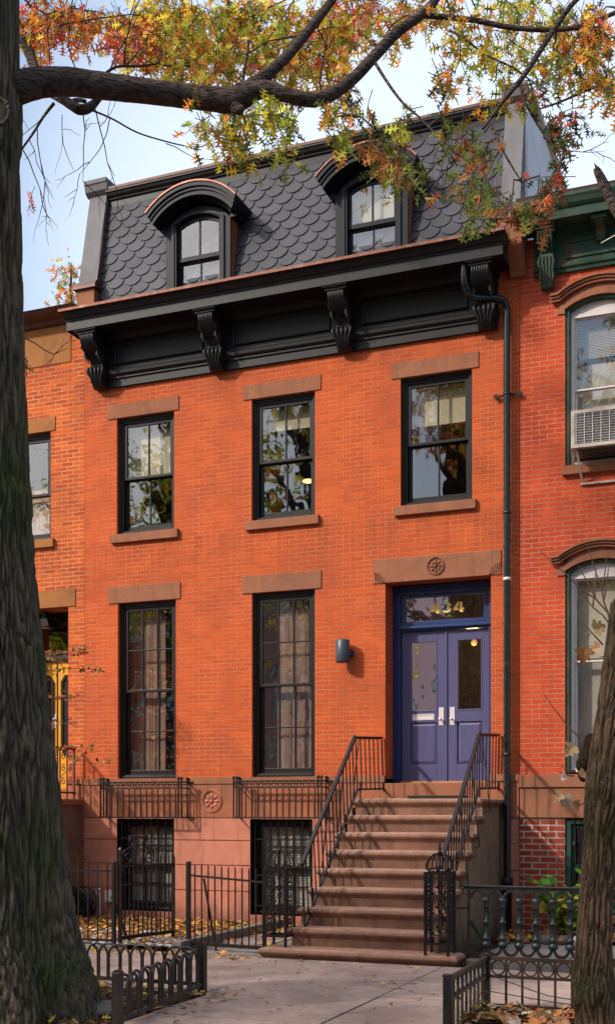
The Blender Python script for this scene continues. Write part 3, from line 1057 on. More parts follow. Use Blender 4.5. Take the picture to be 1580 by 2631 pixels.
m.mould([(-.1, 11.04), (.02, 11.05), (.02, 11.155), (.045, 11.16), (.05, 11.185), (.085, 11.21), (.10, 11.25), (.115, 11.255), (.115, 11.285), (-.2, 11.29)], .2, 6.455, yt, 0, .6)
m.build('roof_cornice', M['black'], mans, bevel=.003)
m = MB()
m.mould([(.0, 11.292), (.124, 11.286), (.126, 11.325), (-.3, 11.34)], .2, 6.455, yt, 0, .75)
m.build('copper_trim', M['old_copper'], mans)

# ---- parapet piers
def pier(x0, x1, lab, cap=True):
    m = MB()
    m.prism([(-.03, 9.66), (.31, 11.26), (.85, 11.26), (.85, 9.0), (-.03, 9.0)], 'x', x0, x1)
    o = m.build('parapet_pier', M['pier'], house, bevel=.006)
    o['label'] = lab
    if cap:
        c = MB()
        c.prism([(.30, 11.25), (.24, 11.30), (.215, 11.39), (.20, 11.40), (.20, 11.465), (.95, 11.475), (.95, 11.25)], 'x', x0 - .045, x1 + .045)
        c.build('pier_cap', M['pier'], o, bevel=.006)
    return o
p1 = pier(-.105, .2, 'grey metal clad pier at the left end of the mansard')
MB().box(-.11, .205, -.065, .3, 9.0, 9.64).build('pier_foot', M['brownstone'], p1, bevel=.008)
MB().prism([(-.11, 9.64), (-.11, 9.69), (-.07, 9.755), (.3, 9.755), (.3, 9.64)], 'x', -.15, .245).build('copper_cap', M['old_copper'], p1, bevel=.004)
MB().prism([(-.012, 9.76), (.345, 11.25), (.37, 11.25), (.02, 9.72)], 'x', .201, .215).build('copper_flashing', M['old_copper'], p1)
p2 = pier(6.455, 6.715, 'pale pier at the right end of the mansard')
MB().box(6.455, 6.80, -.10, .22, 9.40, 9.50).build('copper_cap', M['copper'], p2, bevel=.004)
m = MB()
m.prism([(-.36, 9.02), (-.40, 9.36), (-.40, 9.395), (.0, 9.395), (.0, 8.72), (-.06, 8.72), (-.12, 8.80)], 'x', 6.60, 6.80)
m.build('corbel_stone', M['brownstone'], p2, bevel=.01)
m = MB()
m.prism([(.32, 9.0), (.32, 11.26), (.42, 11.42), (9, 11.36), (9, 9.0)], 'x', 6.50, 6.748)
pw = m.build('parapet_wall', M['white_stucco'], house)
m = MB()
m.prism([(.40, 11.425), (.40, 11.50), (9, 11.44), (9, 11.365)], 'x', 6.47, 6.80)
m.build('coping', M['cream'], pw, bevel=.008)

# ---- dormers
def dormer(cx, lab, shade_on):
    NA = 18
    o = MB()
    hw, zs, zap = .53, 10.36, 10.60
    inner = .40
    # front: pilasters and arched head round the window opening
    ia = [(cx + x, 10.33 + z) for x, z in arc_pts(inner, .115, NA)]
    oa = [(cx + x, zs + z) for x, z in arc_pts(hw, .235, NA)]
    band(o, [(cx - hw, 9.0)] + oa + [(cx + hw, 9.0)], [(cx - inner, 9.0)] + ia + [(cx + inner, 9.0)], -.05, -.012)
    body = o.build('dormer', M['navyblack'], house, bevel=.004)
    body['label'] = lab
    # architrave mouldings round the opening
    t = MB()
    for w0, w1, a, b in ((.385, .43, -.075, -.0515), (.355, .384, -.058, .05)):
        i2 = [(cx + x, 10.33 + .0 + z) for x, z in arc_pts(w0, .112 * w0 / .4, NA)]
        o2 = [(cx + x, 10.345 + z) for x, z in arc_pts(w1, .120 * w1 / .4, NA)]
        band(t, [(cx - w1, 9.1)] + o2 + [(cx + w1, 9.1)], [(cx - w0, 9.1)] + i2 + [(cx + w0, 9.1)], a, b)
    t.build('architrave', M['navyblack'], body)
    # hood
    h = MB()
    def A(w, z0, rise):
        return [(cx + x, z0 + z) for x, z in arc_pts(w, rise, NA)]
    band(h, A(.725, 10.455, .325), A(.70, 10.40, .325), -.31, .75)
    band(h, A(.699, 10.398, .325), A(.675, 10.36, .318), -.285, .75)
    band(h, A(.674, 10.358, .318), A(.64, 10.305, .31), -.265, .75)
    band(h, A(.58, 10.375, .265), A(.555, 10.345, .255), -.115, -.051)
    band(h, A(.60, 10.40, .27), A(.581, 10.376, .265), -.135, -.051)
    hood = h.build('hood', M['navyblack'], body)
    c = MB()
    band(c, A(.738, 10.475, .332), A(.727, 10.458, .325), -.325, .76)
    c.build('copper_edge', M['copper'], hood)
    # soffit infill and cheeks
    s = MB()
    band(s, A(.64, 10.304, .31), A(.531, 10.30, .25), -.05, .7)
    s.build('soffit', M['black'], hood)
    for sgn in (-1, 1):
        k = MB()
        x = cx + sgn * (hw - .006)
        k.box(min(x, x + sgn * .012), max(x, x + sgn * .012), -.011, .62, 9.02, 10.36)
        k.build('cheek', M['cheek_copper'], body)
    # window
    f = MB()
    yy = .0
    ga = [(cx + x, 10.29 + z) for x, z in arc_pts(.315, .085, NA)]
    fa = [(cx + x, 10.33 + z) for x, z in arc_pts(.356, .098, NA)]
    band(f, [(cx - .356, 9.82)] + fa + [(cx + .356, 9.82)], [(cx - .315, 9.86)] + ga + [(cx + .315, 9.86)], yy, yy + .04)
    f.box(cx - .356, cx + .356, yy - .003, yy + .042, 9.80, 9.86)
    f.box(cx - .012, cx + .012, yy + .006, yy + .034, 9.86, 10.37)
    f.build('upper_sash', M['navyblack'], body)
    f = MB()
    ring(f, cx - .356, cx + .356, 9.12, 9.80, .045, yy + .045, yy + .08, .07, .03)
    f.box(cx - .012, cx + .012, yy + .05, yy + .076, 9.19, 9.77)
    f.build('lower_sash', M['navyblack'], body)
    g1 = MB()
    pts = [(cx - .315, 9.86)] + ga + [(cx + .315, 9.86)]
    g1.add([(x, yy + .02, z) for x, z in pts], [tuple(range(len(pts) - 1, -1, -1))])
    g1.build('glass', M['glass_dormer'], body, recalc=False)
    pane(cx - .31, cx + .31, 9.19, 9.77, yy + .062, M['glass_dormer'], body)
    MB().box(cx - .5, cx + .5, .12, 1.3, 9.02, 9.06).box(cx - .5, cx + .5, 1.25, 1.3, 9.06, 10.3).build('dormer_room', M['room'], body)
    if shade_on:
        shade(body, cx - .34, cx + .34, 9.87, 10.36, .13)
dormer(1.966, 'left dormer with arched copper edged hood', False)
dormer(4.652, 'right dormer with arched hood partly behind oak leaves', True)

# ---- rainwater pipe, wall lamp
pipe = thing('downspout', (6.56, -.1, 0), 'tall black rainwater pipe running down beside the front door', 'drainpipe')
m = MB()
pts = [(6.07, -.46, 8.84), (6.07, -.46, 8.66), (6.075, -.44, 8.56), (6.10, -.38, 8.475), (6.15, -.31, 8.44), (6.25, -.25, 8.43), (6.42, -.19, 8.425), (6.50, -.15, 8.41), (6.545, -.12, 8.36), (6.56, -.105, 8.28)]
m.tube(pts, .046, 14)
for i in range(10):
    a = pts[2] if i < 5 else pts[6]
    b = pts[4] if i < 5 else pts[9]
    k = (i % 5) / 4
    lo, hi = (2, 4) if i < 5 else (6, 9)
    t = lo + (hi - lo) * k
    j = min(int(t), 8)
    p = Vector(pts[j]).lerp(Vector(pts[j + 1]), t - j)
    d = (Vector(pts[j + 1]) - Vector(pts[j])).normalized() * .008
    m.tube([p - d, p + d], .051, 14)
m.tube([(6.56, -.105, 8.28), (6.56, -.1, 4.75), (6.56, -.1, .72)], .047, 16)
m.build('pipe', M['iron_gloss'], pipe)
for z in (7.17, 4.72, 5.6, 2.40):
    MB().lathe([(.0475, -.02), (.053, -.02), (.053, .02), (.0475, .02)], 6.56, -.1, 16, z).build('collar', M['iron_gloss'] if z != 4.72 else M['chrome'], pipe)
m = MB().box(6.40, 6.72, -.052, -.040, 7.155, 7.185)
m.prism([(6.40, 7.13), (6.36, 7.17), (6.40, 7.21), (6.44, 7.17)], 'y', -.055, -.04).prism([(6.72, 7.13), (6.68, 7.17), (6.72, 7.21), (6.76, 7.17)], 'y', -.055, -.04)
m.box(6.39, 6.41, -.04, .0, 7.16, 7.18).box(6.71, 6.73, -.04, .0, 7.16, 7.18)
m.build('pipe_bracket', M['iron'], pipe)
MB().lathe([(.06, .02), (.062, .66), (.075, .67), (.075, .76), (.05, .77)], 6.56, -.1, 16).build('pipe_boot', M['iron'], pipe)

lamp = thing('wall_lamp', (4.33, 0, 3.72), 'slate blue cylinder lamp on the brick beside the front door', 'lamp')
m = MB().lathe([(.094, .0), (.097, .005), (.097, .30), (.09, .307), (.0, .314)], 4.268, -.15, 28, 3.725)
m.lathe([(.0, .012), (.075, .010), (.083, .0)], 4.268, -.15, 28, 3.716)
m.build('lamp_body', M['greypaint'], lamp)
MB().tube([(4.33, -.002, 3.86), (4.33, -.03, 3.86)], .062, 20).tube([(4.33, -.03, 3.86), (4.30, -.10, 3.86)], .035, 12).build('wall_bracket', M['greypaint'], lamp)
# ================================================================ stoop
stoop = thing('stoop', (5.6, -1.7, 0), 'brown stone stoop of nine steps with rounded nosings leading up to the violet door', 'steps')
SX0, SX1 = 4.80, 6.455
nose = [(-.06, 0), (0.0, 0), (.035, -.012), (.05, -.04), (.05, -.055), (.035, -.078), (.018, -.084), (.018, -.10), (.006, -.104), (.006, -.115), (-.06, -.115)]
STEP = []
for k in range(9):
    y = -1.17 - .28 * k
    z = 1.812 - .2135 * k
    STEP.append((y, z))
for k, (y, z) in enumerate(STEP):
    last = k == 8
    yb_ = 0.0 if k == 0 else STEP[k - 1][0] + .06
    m = MB()
    if last:
        z = .112
        m.mould([(p * 1.1, z + q) for p, q in nose], 4.50, 6.70, y + .02, 1, yb_, False)
        m.box(4.50, 6.70, y + .02, yb_, -.06, z - .105)
    else:
        x0 = SX0 - .012 * k
        x1 = SX1 - .012 * k * 0
        m.mould([(p, z + q) for p, q in nose], x0, x1, y + .05, 1, yb_, False)
        m.box(x0, x1 - .02, y + .05, yb_ - .001, STEP[k + 1][1] - .02 if k < 7 else .05, z - .10)
    m.build('step', M['step_stone'], stoop, bevel=.006)
m = MB()
for x0, x1 in ((SX1 - .019, SX1 + .002), (SX0 - .075, SX0 - .05)):
    poly = [(0, -.06)]
    for k in range(7, -1, -1):
        y, z = STEP[k]
        zl = STEP[k + 1][1] if k < 7 else -.06
        poly += [(y + .045, zl - .11 if k < 7 else -.06), (y + .045, z - .117)]
    poly += [(0, STEP[0][1] - .117)]
    m = MB()
    m.prism(poly[::-1], 'x', x0, x1)
    if x0 > 5:
        m.box(x1 - .01, x1 + .03, STEP[7][0] - .1, -.03, -.06, .31)
    m.build('cheek_wall', M['cheek_stone'], stoop)
for k in (0, 1, 2, 3):
    y, z = STEP[k]
    MB().box(SX1 - .01, SX1 + .018, y + .046, y + .30, z - .30, z - .118).build('cheek_block', M['cheek_stone'], stoop, bevel=.006)
tag(MB().box(5.50, 6.20, -1.14, -.74, 1.8135, 1.848).build('doormat', M['mat'], bevel=.006), 'dark coir doormat on the top step before the violet door', 'doormat')

# ================================================================ ironwork
def railing(x, xl, lab, side):
    t = thing('stair_railing', (x, -1.7, .1), lab, 'railing', 'black iron railings of the stoop')
    A, B, C_ = (x, -2.98, 1.03), (x, -1.16, 2.60), (x, -.03, 2.66)
    a, b, c_ = (xl, -2.98, .32), (xl + (x - xl) * .4, -1.12, 1.93), (xl + (x - xl) * .4, -.03, 1.96)
    m = MB()
    m.tube([A, B], .020, sq=True).tube([B, C_], .018, sq=True)
    m.tube([(x, -2.98, 1.03), (x, -3.06, .96), (x, -3.10, 1.0), (x, -3.07, 1.04)], .012, 6)
    m.ball((x, -1.16, 2.60), .032, 10)
    m.build('handrail', M['iron'], t)
    m = MB()
    m.tube([a, b], .014, sq=True).tube([b, c_], .013, sq=True)
    m.build('lower_rail', M['iron'], t)
    n = 15
    for i in range(n + 1):
        k = i / n
        p = Vector(a).lerp(Vector(b), k)
        q = Vector(A).lerp(Vector(B), k)
        q = Vector((x, p.y, A[2] + (p.y + 2.98) / 1.82 * 1.57))
        MB().tube([p, q], .0085, 6).build('baluster', M['iron'], t)
    for i in range(1, 7):
        y = -1.12 + 1.08 * i / 6
        MB().tube([(b[0] + (c_[0] - b[0]), y, 1.93), (x, y, 2.63)], .0085 if i < 6 else .012, 6).build('baluster', M['iron'], t)
    # feet on the treads and thin stays at the outer side
    for k in (0, 2, 4, 6):
        y, z = STEP[k]
        MB().tube([(xl + .0, y + .12, z - .004), (xl, y + .12, z + .22)], .010, 6).build('foot', M['iron'], t)
    for k, dz in ((0, .75), (2, .80), (4, .82)):
        y, z = STEP[k]
        yy = y + .17
        zt_ = 1.03 + (yy + 2.98) / 1.82 * 1.57
        xo = x + side * .10
        MB().tube([(x, yy, min(zt_, 2.6) - .02), (xo, yy, z - .17), (x + side * .02, yy, z - .175)], .0075, 6).build('stay', M['iron'], t)
    return t
railing(4.80, 4.84, 'left stair railing, black iron, slanting down beside the basement window', -1)
railing(6.44, 6.42, 'right stair railing, black iron, slanting down beside the rainwater pipe', 1)


def newel(cx, cy, lab):
    t = thing('newel_cage', (cx, cy, .11), lab, 'newel post', 'openwork iron newels at the foot of the stoop')
    h = .125
    z0, z1 = .112, 1.0
    for sx in (-1, 1):
        for sy in (-1, 1):
            MB().box(cx + sx * h - .014, cx + sx * h + .014, cy + sy * h - .014, cy + sy * h + .014, z0, z1).build('post', M['iron'], t, bevel=.003)
    m = MB()
    for z in (.235, .985):
        for s in (-1, 1):
            m.box(cx - h + .015, cx + h - .015, cy + s * h - .010, cy + s * h + .010, z - .014, z + .014)
            m.box(cx + s * h - .010, cx + s * h + .010, cy - h + .015, cy + h - .015, z - .014, z + .014)
    m.build('frame', M['iron'], t)
    for s, ax in ((-1, 'x'), (1, 'x'), (-1, 'y'), (1, 'y')):
        m = MB()
        A = Vector((1, 0, 0)) if ax == 'x' else Vector((0, 1, 0))
        c = Vector((cx, cy + s * h, 0)) if ax == 'x' else Vector((cx + s * h, cy, 0))
        Z = Vector((0, 0, 1))
        for d in (-.045, .045):
            m.tube([c + A * d + Z * .25, c + A * d + Z * .97], .006, 5)
        for zc in (.42, .63, .84):
            n = 22
            m.tube([c + A * (.055 * math.cos(2 * math.pi * k / n)) + Z * (zc + .092 * math.sin(2 * math.pi * k / n)) for k in range(n)], .006, 5, closed=True)
            for d in (-1, 1):
                m.tube(spiral(c + A * (d * .030) + Z * (zc + .052), .030, .006, math.pi / 2, d * -1.2, 16, (A, Z)), .0055, 5)
                m.tube(spiral(c + A * (d * .030) + Z * (zc - .052), .030, .006, -math.pi / 2, d * 1.2, 16, (A, Z)), .0055, 5)
            m.ball(tuple(c + Z * (zc)), .016, 8)
        m.build('scroll_panel', M['iron'], t)
    m = MB()
    for k in range(8):
        a = math.pi / 4 * k
        d = Vector((math.cos(a), math.sin(a), 0))
        r = .165 if k % 2 else .13
        c = Vector((cx, cy, 0))
        Z = Vector((0, 0, 1))
        pts = [c + d * (r * .62) + Z * 1.04, c + d * (r * .80) + Z * 1.012, c + d * r + Z * 1.03, c + d * (r * 1.02) + Z * 1.08, c + d * (r * .8) + Z * 1.15, c + d * (r * .4) + Z * 1.19, c + d * .012 + Z * 1.17]
        m.tube(pts, .0085, 6)
    m.tube([(cx, cy, 1.0), (cx, cy, 1.30)], [.007, .009], 6)
    m.ball((cx, cy, 1.2), .03, 8)
    m.tube([(cx, cy, 1.23), (cx, cy, 1.33)], [.018, .004], 6)
    m.build('crown', M['iron'], t)
    return t
newel(4.61, -3.18, 'left openwork iron newel cage with scroll crown, joined to the picket fence')
newel(6.52, -3.28, 'right openwork iron newel cage with scroll crown, beside the baluster fence')


def pickets(m_parent, p, q, n, zb_, ztop, zrail, mtl=M['iron'], r=.0085, name='picket'):
    p, q = Vector(p), Vector(q)
    for i in range(n):
        u = p.lerp(q, (i + .5) / n)
        MB().tube([(u.x, u.y, zb_), (u.x, u.y, ztop - .02), (u.x, u.y, ztop)], [r, r, r * .5], 6).build(name, mtl, m_parent)


# left yard fence, gate, right yard fence
t = thing('picket_fence', (1.6, -3.33, 0), 'black iron picket fence left of the open gate, behind the big trunk', 'fence', 'iron yard fences')
MB().tube([(-.6, -3.33, .93), (2.50, -3.33, .93)], .011, sq=True).build('rail', M['iron'], t)
MB().tube([(-.6, -3.33, .10), (2.50, -3.33, .10)], .013, sq=True).build('rail', M['iron'], t)
MB().box(2.50, 2.545, -3.352, -3.308, .0, 1.045).build('gate_post', M['iron'], t, bevel=.005)
MB().tube([(2.48, -3.31, .62), (2.46, -2.9, .06)], .011, sq=True).build('brace', M['iron'], t)
pickets(t, (-.6, -3.33), (2.50, -3.33), 23, .04, 1.04, .93)

t = thing('yard_gate', (2.60, -3.28, .05), 'black iron yard gate with scrolled crest, standing open into the leafy yard', 'gate')
H0, H1 = Vector((2.585, -3.29, 0)), Vector((2.80, -2.36, 0))
GD = (H1 - H0).normalized()
GL = (H1 - H0).length
Z = Vector((0, 0, 1))
gp = lambda s_, z: H0 + GD * s_ + Z * z
MB().tube([gp(0, .05), gp(0, 1.19), gp(0, 1.215)], [.018, .018, .006], sq=True).build('hinge_stile', M['iron'], t)
MB().tube([gp(GL, .05), gp(GL, 1.06), gp(GL - .02, 1.12)], [.018, .018, .006], sq=True).build('lock_stile', M['iron'], t)
for a_, b_, z_, r_ in ((0, GL, .98, .013), (0, GL * .68, .76, .010), (0, GL, .13, .020)):
    MB().tube([gp(a_, z_), gp(b_, z_)], r_, sq=True).build('rail', M['iron'], t)
for i in range(1, 12):
    s_ = GL * i / 12
    MB().tube([gp(s_, .13), gp(s_, 1.20 if i in (3, 5, 8) else (1.10 if i > 8 else 1.0))], .0085, 6).build('picket', M['iron'], t)
m = MB()
for s_, d in ((.13, 1), (.50, -1)):
    m.tube(spiral(gp(s_, 1.09), .10, .018, (math.pi * .62 if d > 0 else math.pi * .38), d * 1.55, 30, (GD, Z)), .011, 6)
e0, e1 = gp(.13, 1.09) + GD * (.10 * math.cos(math.pi * .62)) + Z * (.10 * math.sin(math.pi * .62)), gp(.50, 1.09) + GD * (.10 * math.cos(math.pi * .38)) + Z * (.10 * math.sin(math.pi * .38))
m.tube([e0, gp(.17, 1.205), gp(.205, 1.225), gp(.235, 1.26), gp(.225, 1.31), gp(.19, 1.315), gp(.18, 1.28), gp(.20, 1.275)], .010, 6)
m.tube([e1, gp(.455, 1.205), gp(.425, 1.225), gp(.395, 1.26), gp(.405, 1.31), gp(.44, 1.315), gp(.45, 1.28), gp(.43, 1.275)], .010, 6)
m.tube([gp(.165, 1.29), gp(.165, 1.345), gp(.25, 1.335), gp(.38, 1.335), gp(.465, 1.345), gp(.465, 1.29)], .011, sq=True)
m.build('scroll_crest', M['iron'], t)

t = thing('picket_fence', (3.85, -3.12, 0), 'black iron picket fence right of the open gate, running to the left newel', 'fence', 'iron yard fences')
F0, F1 = (3.36, -3.02), (4.43, -3.18)
MB().box(3.335, 3.385, -3.045, -2.995, 0, 1.05).build('gate_post', M['iron'], t, bevel=.005)
MB().tube([(F0[0], F0[1], .885), (F1[0], F1[1], .83)], .012, sq=True).build('rail', M['iron'], t)
MB().tube([(F0[0], F0[1], .075), (F1[0], F1[1], .075)], .020, sq=True).build('rail', M['iron'], t)
for i in range(1, 12):
    u = Vector(F0).lerp(Vector(F1), i / 11.3)
    MB().tube([(u.x, u.y, .08), (u.x, u.y, 1.0 - .05 * i / 11), (u.x, u.y, 1.03 - .05 * i / 11)], [.009, .009, .004], 6).build('picket', M['iron'], t)
MB().tube([(3.57, -3.03, .85), (3.72, -3.05, .10)], .011, sq=True).tube([(3.74, -3.08, .09), (3.76, -3.08, .0)], .010, sq=True).build('brace', M['iron'], t)

# window guards below the parlour windows
def guard(x0, x1, lab):
    t = thing('window_guard', ((x0 + x1) / 2, -.12, 1.55), lab, 'window guard', 'iron guards under the parlour windows')
    y = -.25
    for z, r in ((2.075, .011), (1.985, .009), (1.555, .010)):
        MB().tube([(x0, -.03, z), (x0, y, z), (x1, y, z), (x1, -.03, z)], r, sq=True).build('rail', M['iron'], t)
    for z in (2.075, 1.555):
        MB().tube([(x1, -.06, z), (x1 + .09, -.058, z)], .009, sq=True).build('wall_tie', M['iron'], t)
    n = 14
    for i in range(1, n):
        x = x0 + (x1 - x0) * i / n
        MB().tube([(x, y, 1.555), (x, y, 1.99)], .0085, 6).build('bar', M['iron'], t)
    for i in range(n):
        x = x0 + (x1 - x0) * (i + .5) / n
        MB().tube([(x + .036 * math.cos(2 * math.pi * k / 14), y, 2.03 + .036 * math.sin(2 * math.pi * k / 14)) for k in range(14)], .0065, 5, closed=True).build('ring', M['iron'], t)
    for x, yy in ((x0, y), (x0, -.07), (x1, y), (x1, -.07), (x0 + .05, y), (x1 - .05, y)):
        MB().tube([(x, yy, 1.54), (x, yy, 2.10)], .0115, 8).ball((x, yy, 2.13), .024, 10).ball((x, yy, 2.10), .015, 8).build('finial_post', M['iron'], t)
guard(.435, 1.80, 'iron window guard with ring frieze under the left parlour window')
guard(2.640, 3.99, 'iron window guard with ring frieze under the parlour window beside the stoop')

def grille(x0, x1, lab):
    t = thing('window_grille', ((x0 + x1) / 2, -.005, .2), lab, 'window bars', 'iron bars over the basement windows')
    for i in range(8):
        x = x0 + .05 + (x1 - x0 - .1) * i / 7
        MB().tube([(x, .03, .20), (x, .03, 1.50)], .009, 6).build('bar', M['iron'], t)
    for z in (1.24, .72, .28):
        MB().tube([(x0 + .008, .045, z), (x1 - .008, .045, z)], .008, sq=True).build('rail', M['iron'], t)
grille(.58, 1.56, 'black bars over the basement window behind the open gate')
grille(2.80, 3.77, 'black bars over the basement window beside the stoop')

# cast iron baluster fence of the right-hand yard
t = thing('baluster_fence', (8.2, -2.98, 0), 'glossy black cast iron fence of turned balusters and round arches', 'fence')
FY = -2.98
MB().box(6.70, 10.6, FY - .035, FY + .035, .825, .845).box(6.72, 10.6, FY - .02, FY + .02, .80, .824).build('top_rail', M['iron_fence'], t, bevel=.004)
MB().box(6.76, 10.6, FY - .022, FY + .022, .05, .072).build('bottom_rail', M['iron_worn'], t)
sp_ = .180
bprofile = [(.012, .17), (.035, .18), (.042, .20), (.04, .225), (.026, .235), (.026, .255), (.034, .26), (.034, .285), (.026, .295), (.021, .30), (.020, .43), (.028, .435), (.030, .45), (.028, .465), (.020, .47), (.019, .60),
            (.027, .605), (.03, .62), (.024, .635), (.03, .645), (.026, .66), (.038, .675), (.036, .70), (.022, .715), (.012, .72)]
nb_ = 20
for i in range(nb_):
    x = 6.955 + sp_ * i
    b = MB().lathe([(r_ * 1.28, z_) for r_, z_ in bprofile], x, FY, 12)
    for k in range(10):
        a = 2 * math.pi * k / 10
        for z0, z1 in ((.305, .425), (.475, .595)):
            b.tube([(x + .0258 * math.cos(a), FY + .0258 * math.sin(a), z0), (x + .0258 * math.cos(a), FY + .0258 * math.sin(a), z1)], .004, 4)
    b.build('baluster', M['iron_fence'], t)
for i in range(nb_ + 1):
    x = 6.955 + sp_ * (i - .5)
    n = 12
    o_ = [(x + .092 * math.cos(math.pi * (1 - k / n)), .70 + .10 * math.sin(math.pi * (1 - k / n))) for k in range(n + 1)]
    n_ = [(x + .062 * math.cos(math.pi * (1 - k / n)), .70 + .072 * math.sin(math.pi * (1 - k / n))) for k in range(n + 1)]
    m = MB()
    band(m, o_, n_, FY - .018, FY + .018)
    for k in range(1, 12):
        a = math.pi * k / 12
        m.ball((x + .077 * math.cos(a), FY - .02, .70 + .086 * math.sin(a)), .009, 6)
    m.build('arch', M['iron_fence'], t)
    o_ = [(x + .092 * math.cos(math.pi * (1 + k / n)), .19 + .115 * math.sin(math.pi * (1 + k / n))) for k in range(n + 1)]
    n_ = [(x + .066 * math.cos(math.pi * (1 + k / n)), .19 + .078 * math.sin(math.pi * (1 + k / n))) for k in range(n + 1)]
    m = MB()
    band(m, o_, n_, FY - .02, FY + .02)
    m.build('base_scallop', M['iron_worn'], t)
m = MB().box(6.752, 6.776, FY - .02, FY + .02, -.01, .80)
m.tube(spiral((6.735, FY, .77), .06, .018, 1.2, .62, 16), .010, 6)
m.tube([(6.77, FY + .02, .46), (6.98, FY + .25, .02)], .011, sq=True)
m.tube([(6.64, FY - .25, .60), (6.76, FY, .60)], .012, sq=True)
m.build('end_post', M['iron_worn'], t)

# tree pit guards
t = thing('tree_guard', (4.2, -6.9, 0), 'low hooped iron guard round the big oak by the kerb', 'tree guard')
GX, GY0, GY1 = 5.02, -7.86, -5.93
gx = lambda y: 5.02 + (5.29 - 5.02) * (y - GY1) / (GY0 - GY1)
for x, y in ((gx(GY1), GY1), (gx(GY0), GY0), (1.4, GY1), (1.4, GY0)):
    MB().box(x - .035, x + .035, y - .035, y + .035, -.05, .44).prism([(x - .035, .44), (x, .462), (x + .035, .44)], 'y', y - .035, y + .035).build('post', M['iron_worn'], t, bevel=.006)
def hoops(p, q, n, z0):
    p, q = Vector(p), Vector(q)
    d = (q - p)
    L = d.length
    d.normalize()
    MB().tube([p + Vector((0, 0, z0)), q + Vector((0, 0, z0))], .017, sq=True).build('bottom_bar', M['iron_worn'], t)
    w = L / n
    zz = Vector((0, 0, 1))
    nrm = Vector((-d.y, d.x, 0))
    for i in range(n - 0):
        for off, sh in ((0, .009), (.5, -.009)):
            c = p + d * (w * (i + .5 + off)) + nrm * sh
            if (c - p).dot(d) + w * .5 > L + .01:
                continue
            r = w * .47
            pts = [c - d * r + zz * z0] + [c + d * (r * math.cos(math.pi * (1 - k / 14))) + zz * (.40 - r + r * 1.0 * math.sin(math.pi * (1 - k / 14))) for k in range(15)] + [c + d * r + zz * z0]
            MB().tube(pts, .0115, 6).build('hoop', M['iron_worn'], t)
hoops((gx(GY0) - .01, GY0 + .04, 0), (gx(GY1), GY1 - .04, 0), 8, .07)
hoops((gx(GY1) - .04, GY1, 0), (1.44, GY1, 0), 15, .07)

t = thing('tree_guard', (9.0, -6.9, 0), 'low iron guard with ring frieze round the young tree', 'tree guard')
QX, QY, QY2 = 7.635, -5.87, -8.1
for x, y in ((QX, QY), (QX + .03, -7.22), (11.2, QY)):
    MB().box(x - .03, x + .03, y - .03, y + .03, -.05, .445).box(x - .034, x + .034, y - .034, y + .034, .446, .462).build('post', M['iron'], t, bevel=.004)
def ringrun(p, q, n):
    p, q = Vector(p), Vector(q)
    d = q - p
    L = d.length
    d.normalize()
    zz = Vector((0, 0, 1))
    for z_, r_ in ((.425, .016), (.275, .011), (.035, .012)):
        MB().tube([p + zz * z_, q + zz * z_], r_, sq=True).build('rail', M['iron_worn'], t)
    for i in range(n):
        c = p + d * (L * (i + .5) / n)
        if i < n - 1:
            e = p + d * (L * (i + 1) / n)
            MB().tube([e + zz * .04, e + zz * .42], .009, sq=True).build('bar', M['iron_worn'], t)
        w = L / n
        pts = [c + d * (.40 * w * math.cos(2 * math.pi * k / 18)) + zz * (.348 + .060 * math.sin(2 * math.pi * k / 18)) for k in range(18)]
        MB().tube(pts, .008, 5, closed=True).build('ring', M['iron_worn'], t)
ringrun((QX + .03, -7.19, 0), (QX, QY - .03, 0), 9)
ringrun((QX + .03, QY, 0), (11.17, QY, 0), 26)
for w_ in ([(QX, QY - .0, .29), (8.2, -6.2, .19), (8.75, -6.7, .22)], [(QX, QY, .15), (8.2, -6.3, .165), (8.8, -6.75, .19)], [(8.75, -6.7, .22), (9.6, -6.2, .22), (11, QY, .2)]):
    MB().tube(w_, .004, 5).build('tie_wire', M['iron'], t)
# ================================================================ the house on the left
lh = thing('brick_house', (-2.8, 0, 0), 'orange brick house behind the big trunk with stucco frieze and yellow front door', 'house')
lw = [(-1.62, -.62, 5.89, 7.575, .25), (-1.31, -.30, 1.84, 4.82, .52)]
more = [(-4.2, -3.2, 5.89, 7.575, .25), (-4.2, -3.2, 2.2, 4.7, .25)]
m = MB()
wall_holes(m, -6.6, -.005, 2.0, 9.3, lw + more)
m.build('wall', M['brick_left'], lh)
MB().box(-6.6, -.005, .6, 9, 9.2, 9.28).box(-6.6, -6.5, .02, 9, 0, 9.2).box(-6.5, -.02, 1.6, 1.7, 0, 9.2).box(-6.5, -.02, .27, 1.6, 5.2, 5.3).build('room', M['room'], lh)
m = MB()
wall_holes(m, -6.6, -.17, -.05, 2.0, [], -.01)
m.build('basement_wall', M['tan_stone'], lh)
MB().box(-.17, -.004, -.02, .1, -.05, 1.55).build('brick_strip', M['brick_base'], lh)
MB().box(-.30, -.004, -.05, .1, 1.55, 2.06).box(-.30, -.004, -.07, .1, 2.06, 2.14).build('stone_band', M['band_stone'], lh, bevel=.006)
MB().box(-6.5, -.25, -.012, .1, 8.6, 9.2).build('stucco_frieze', M['stucco'], lh, bevel=.004)
m = MB()
m.prism([(0, 9.18), (-.06, 9.19), (-.10, 9.25), (-.27, 9.29), (-.31, 9.33), (-.33, 9.345), (.6, 9.48), (.6, 9.3)], 'x', -6.6, -.02)
m.build('roof_edge', M['old_copper'], lh)
def ltl(x0, x1, z0, z1, y=-.014):
    MB().box(x0, x1, y, .2, z0, z1).build('lintel', M['tan_stone'], lh, bevel=.006)
ltl(-1.72, -.53, 7.57, 7.79)
ltl(-1.5, -.17, 4.815, 5.09)
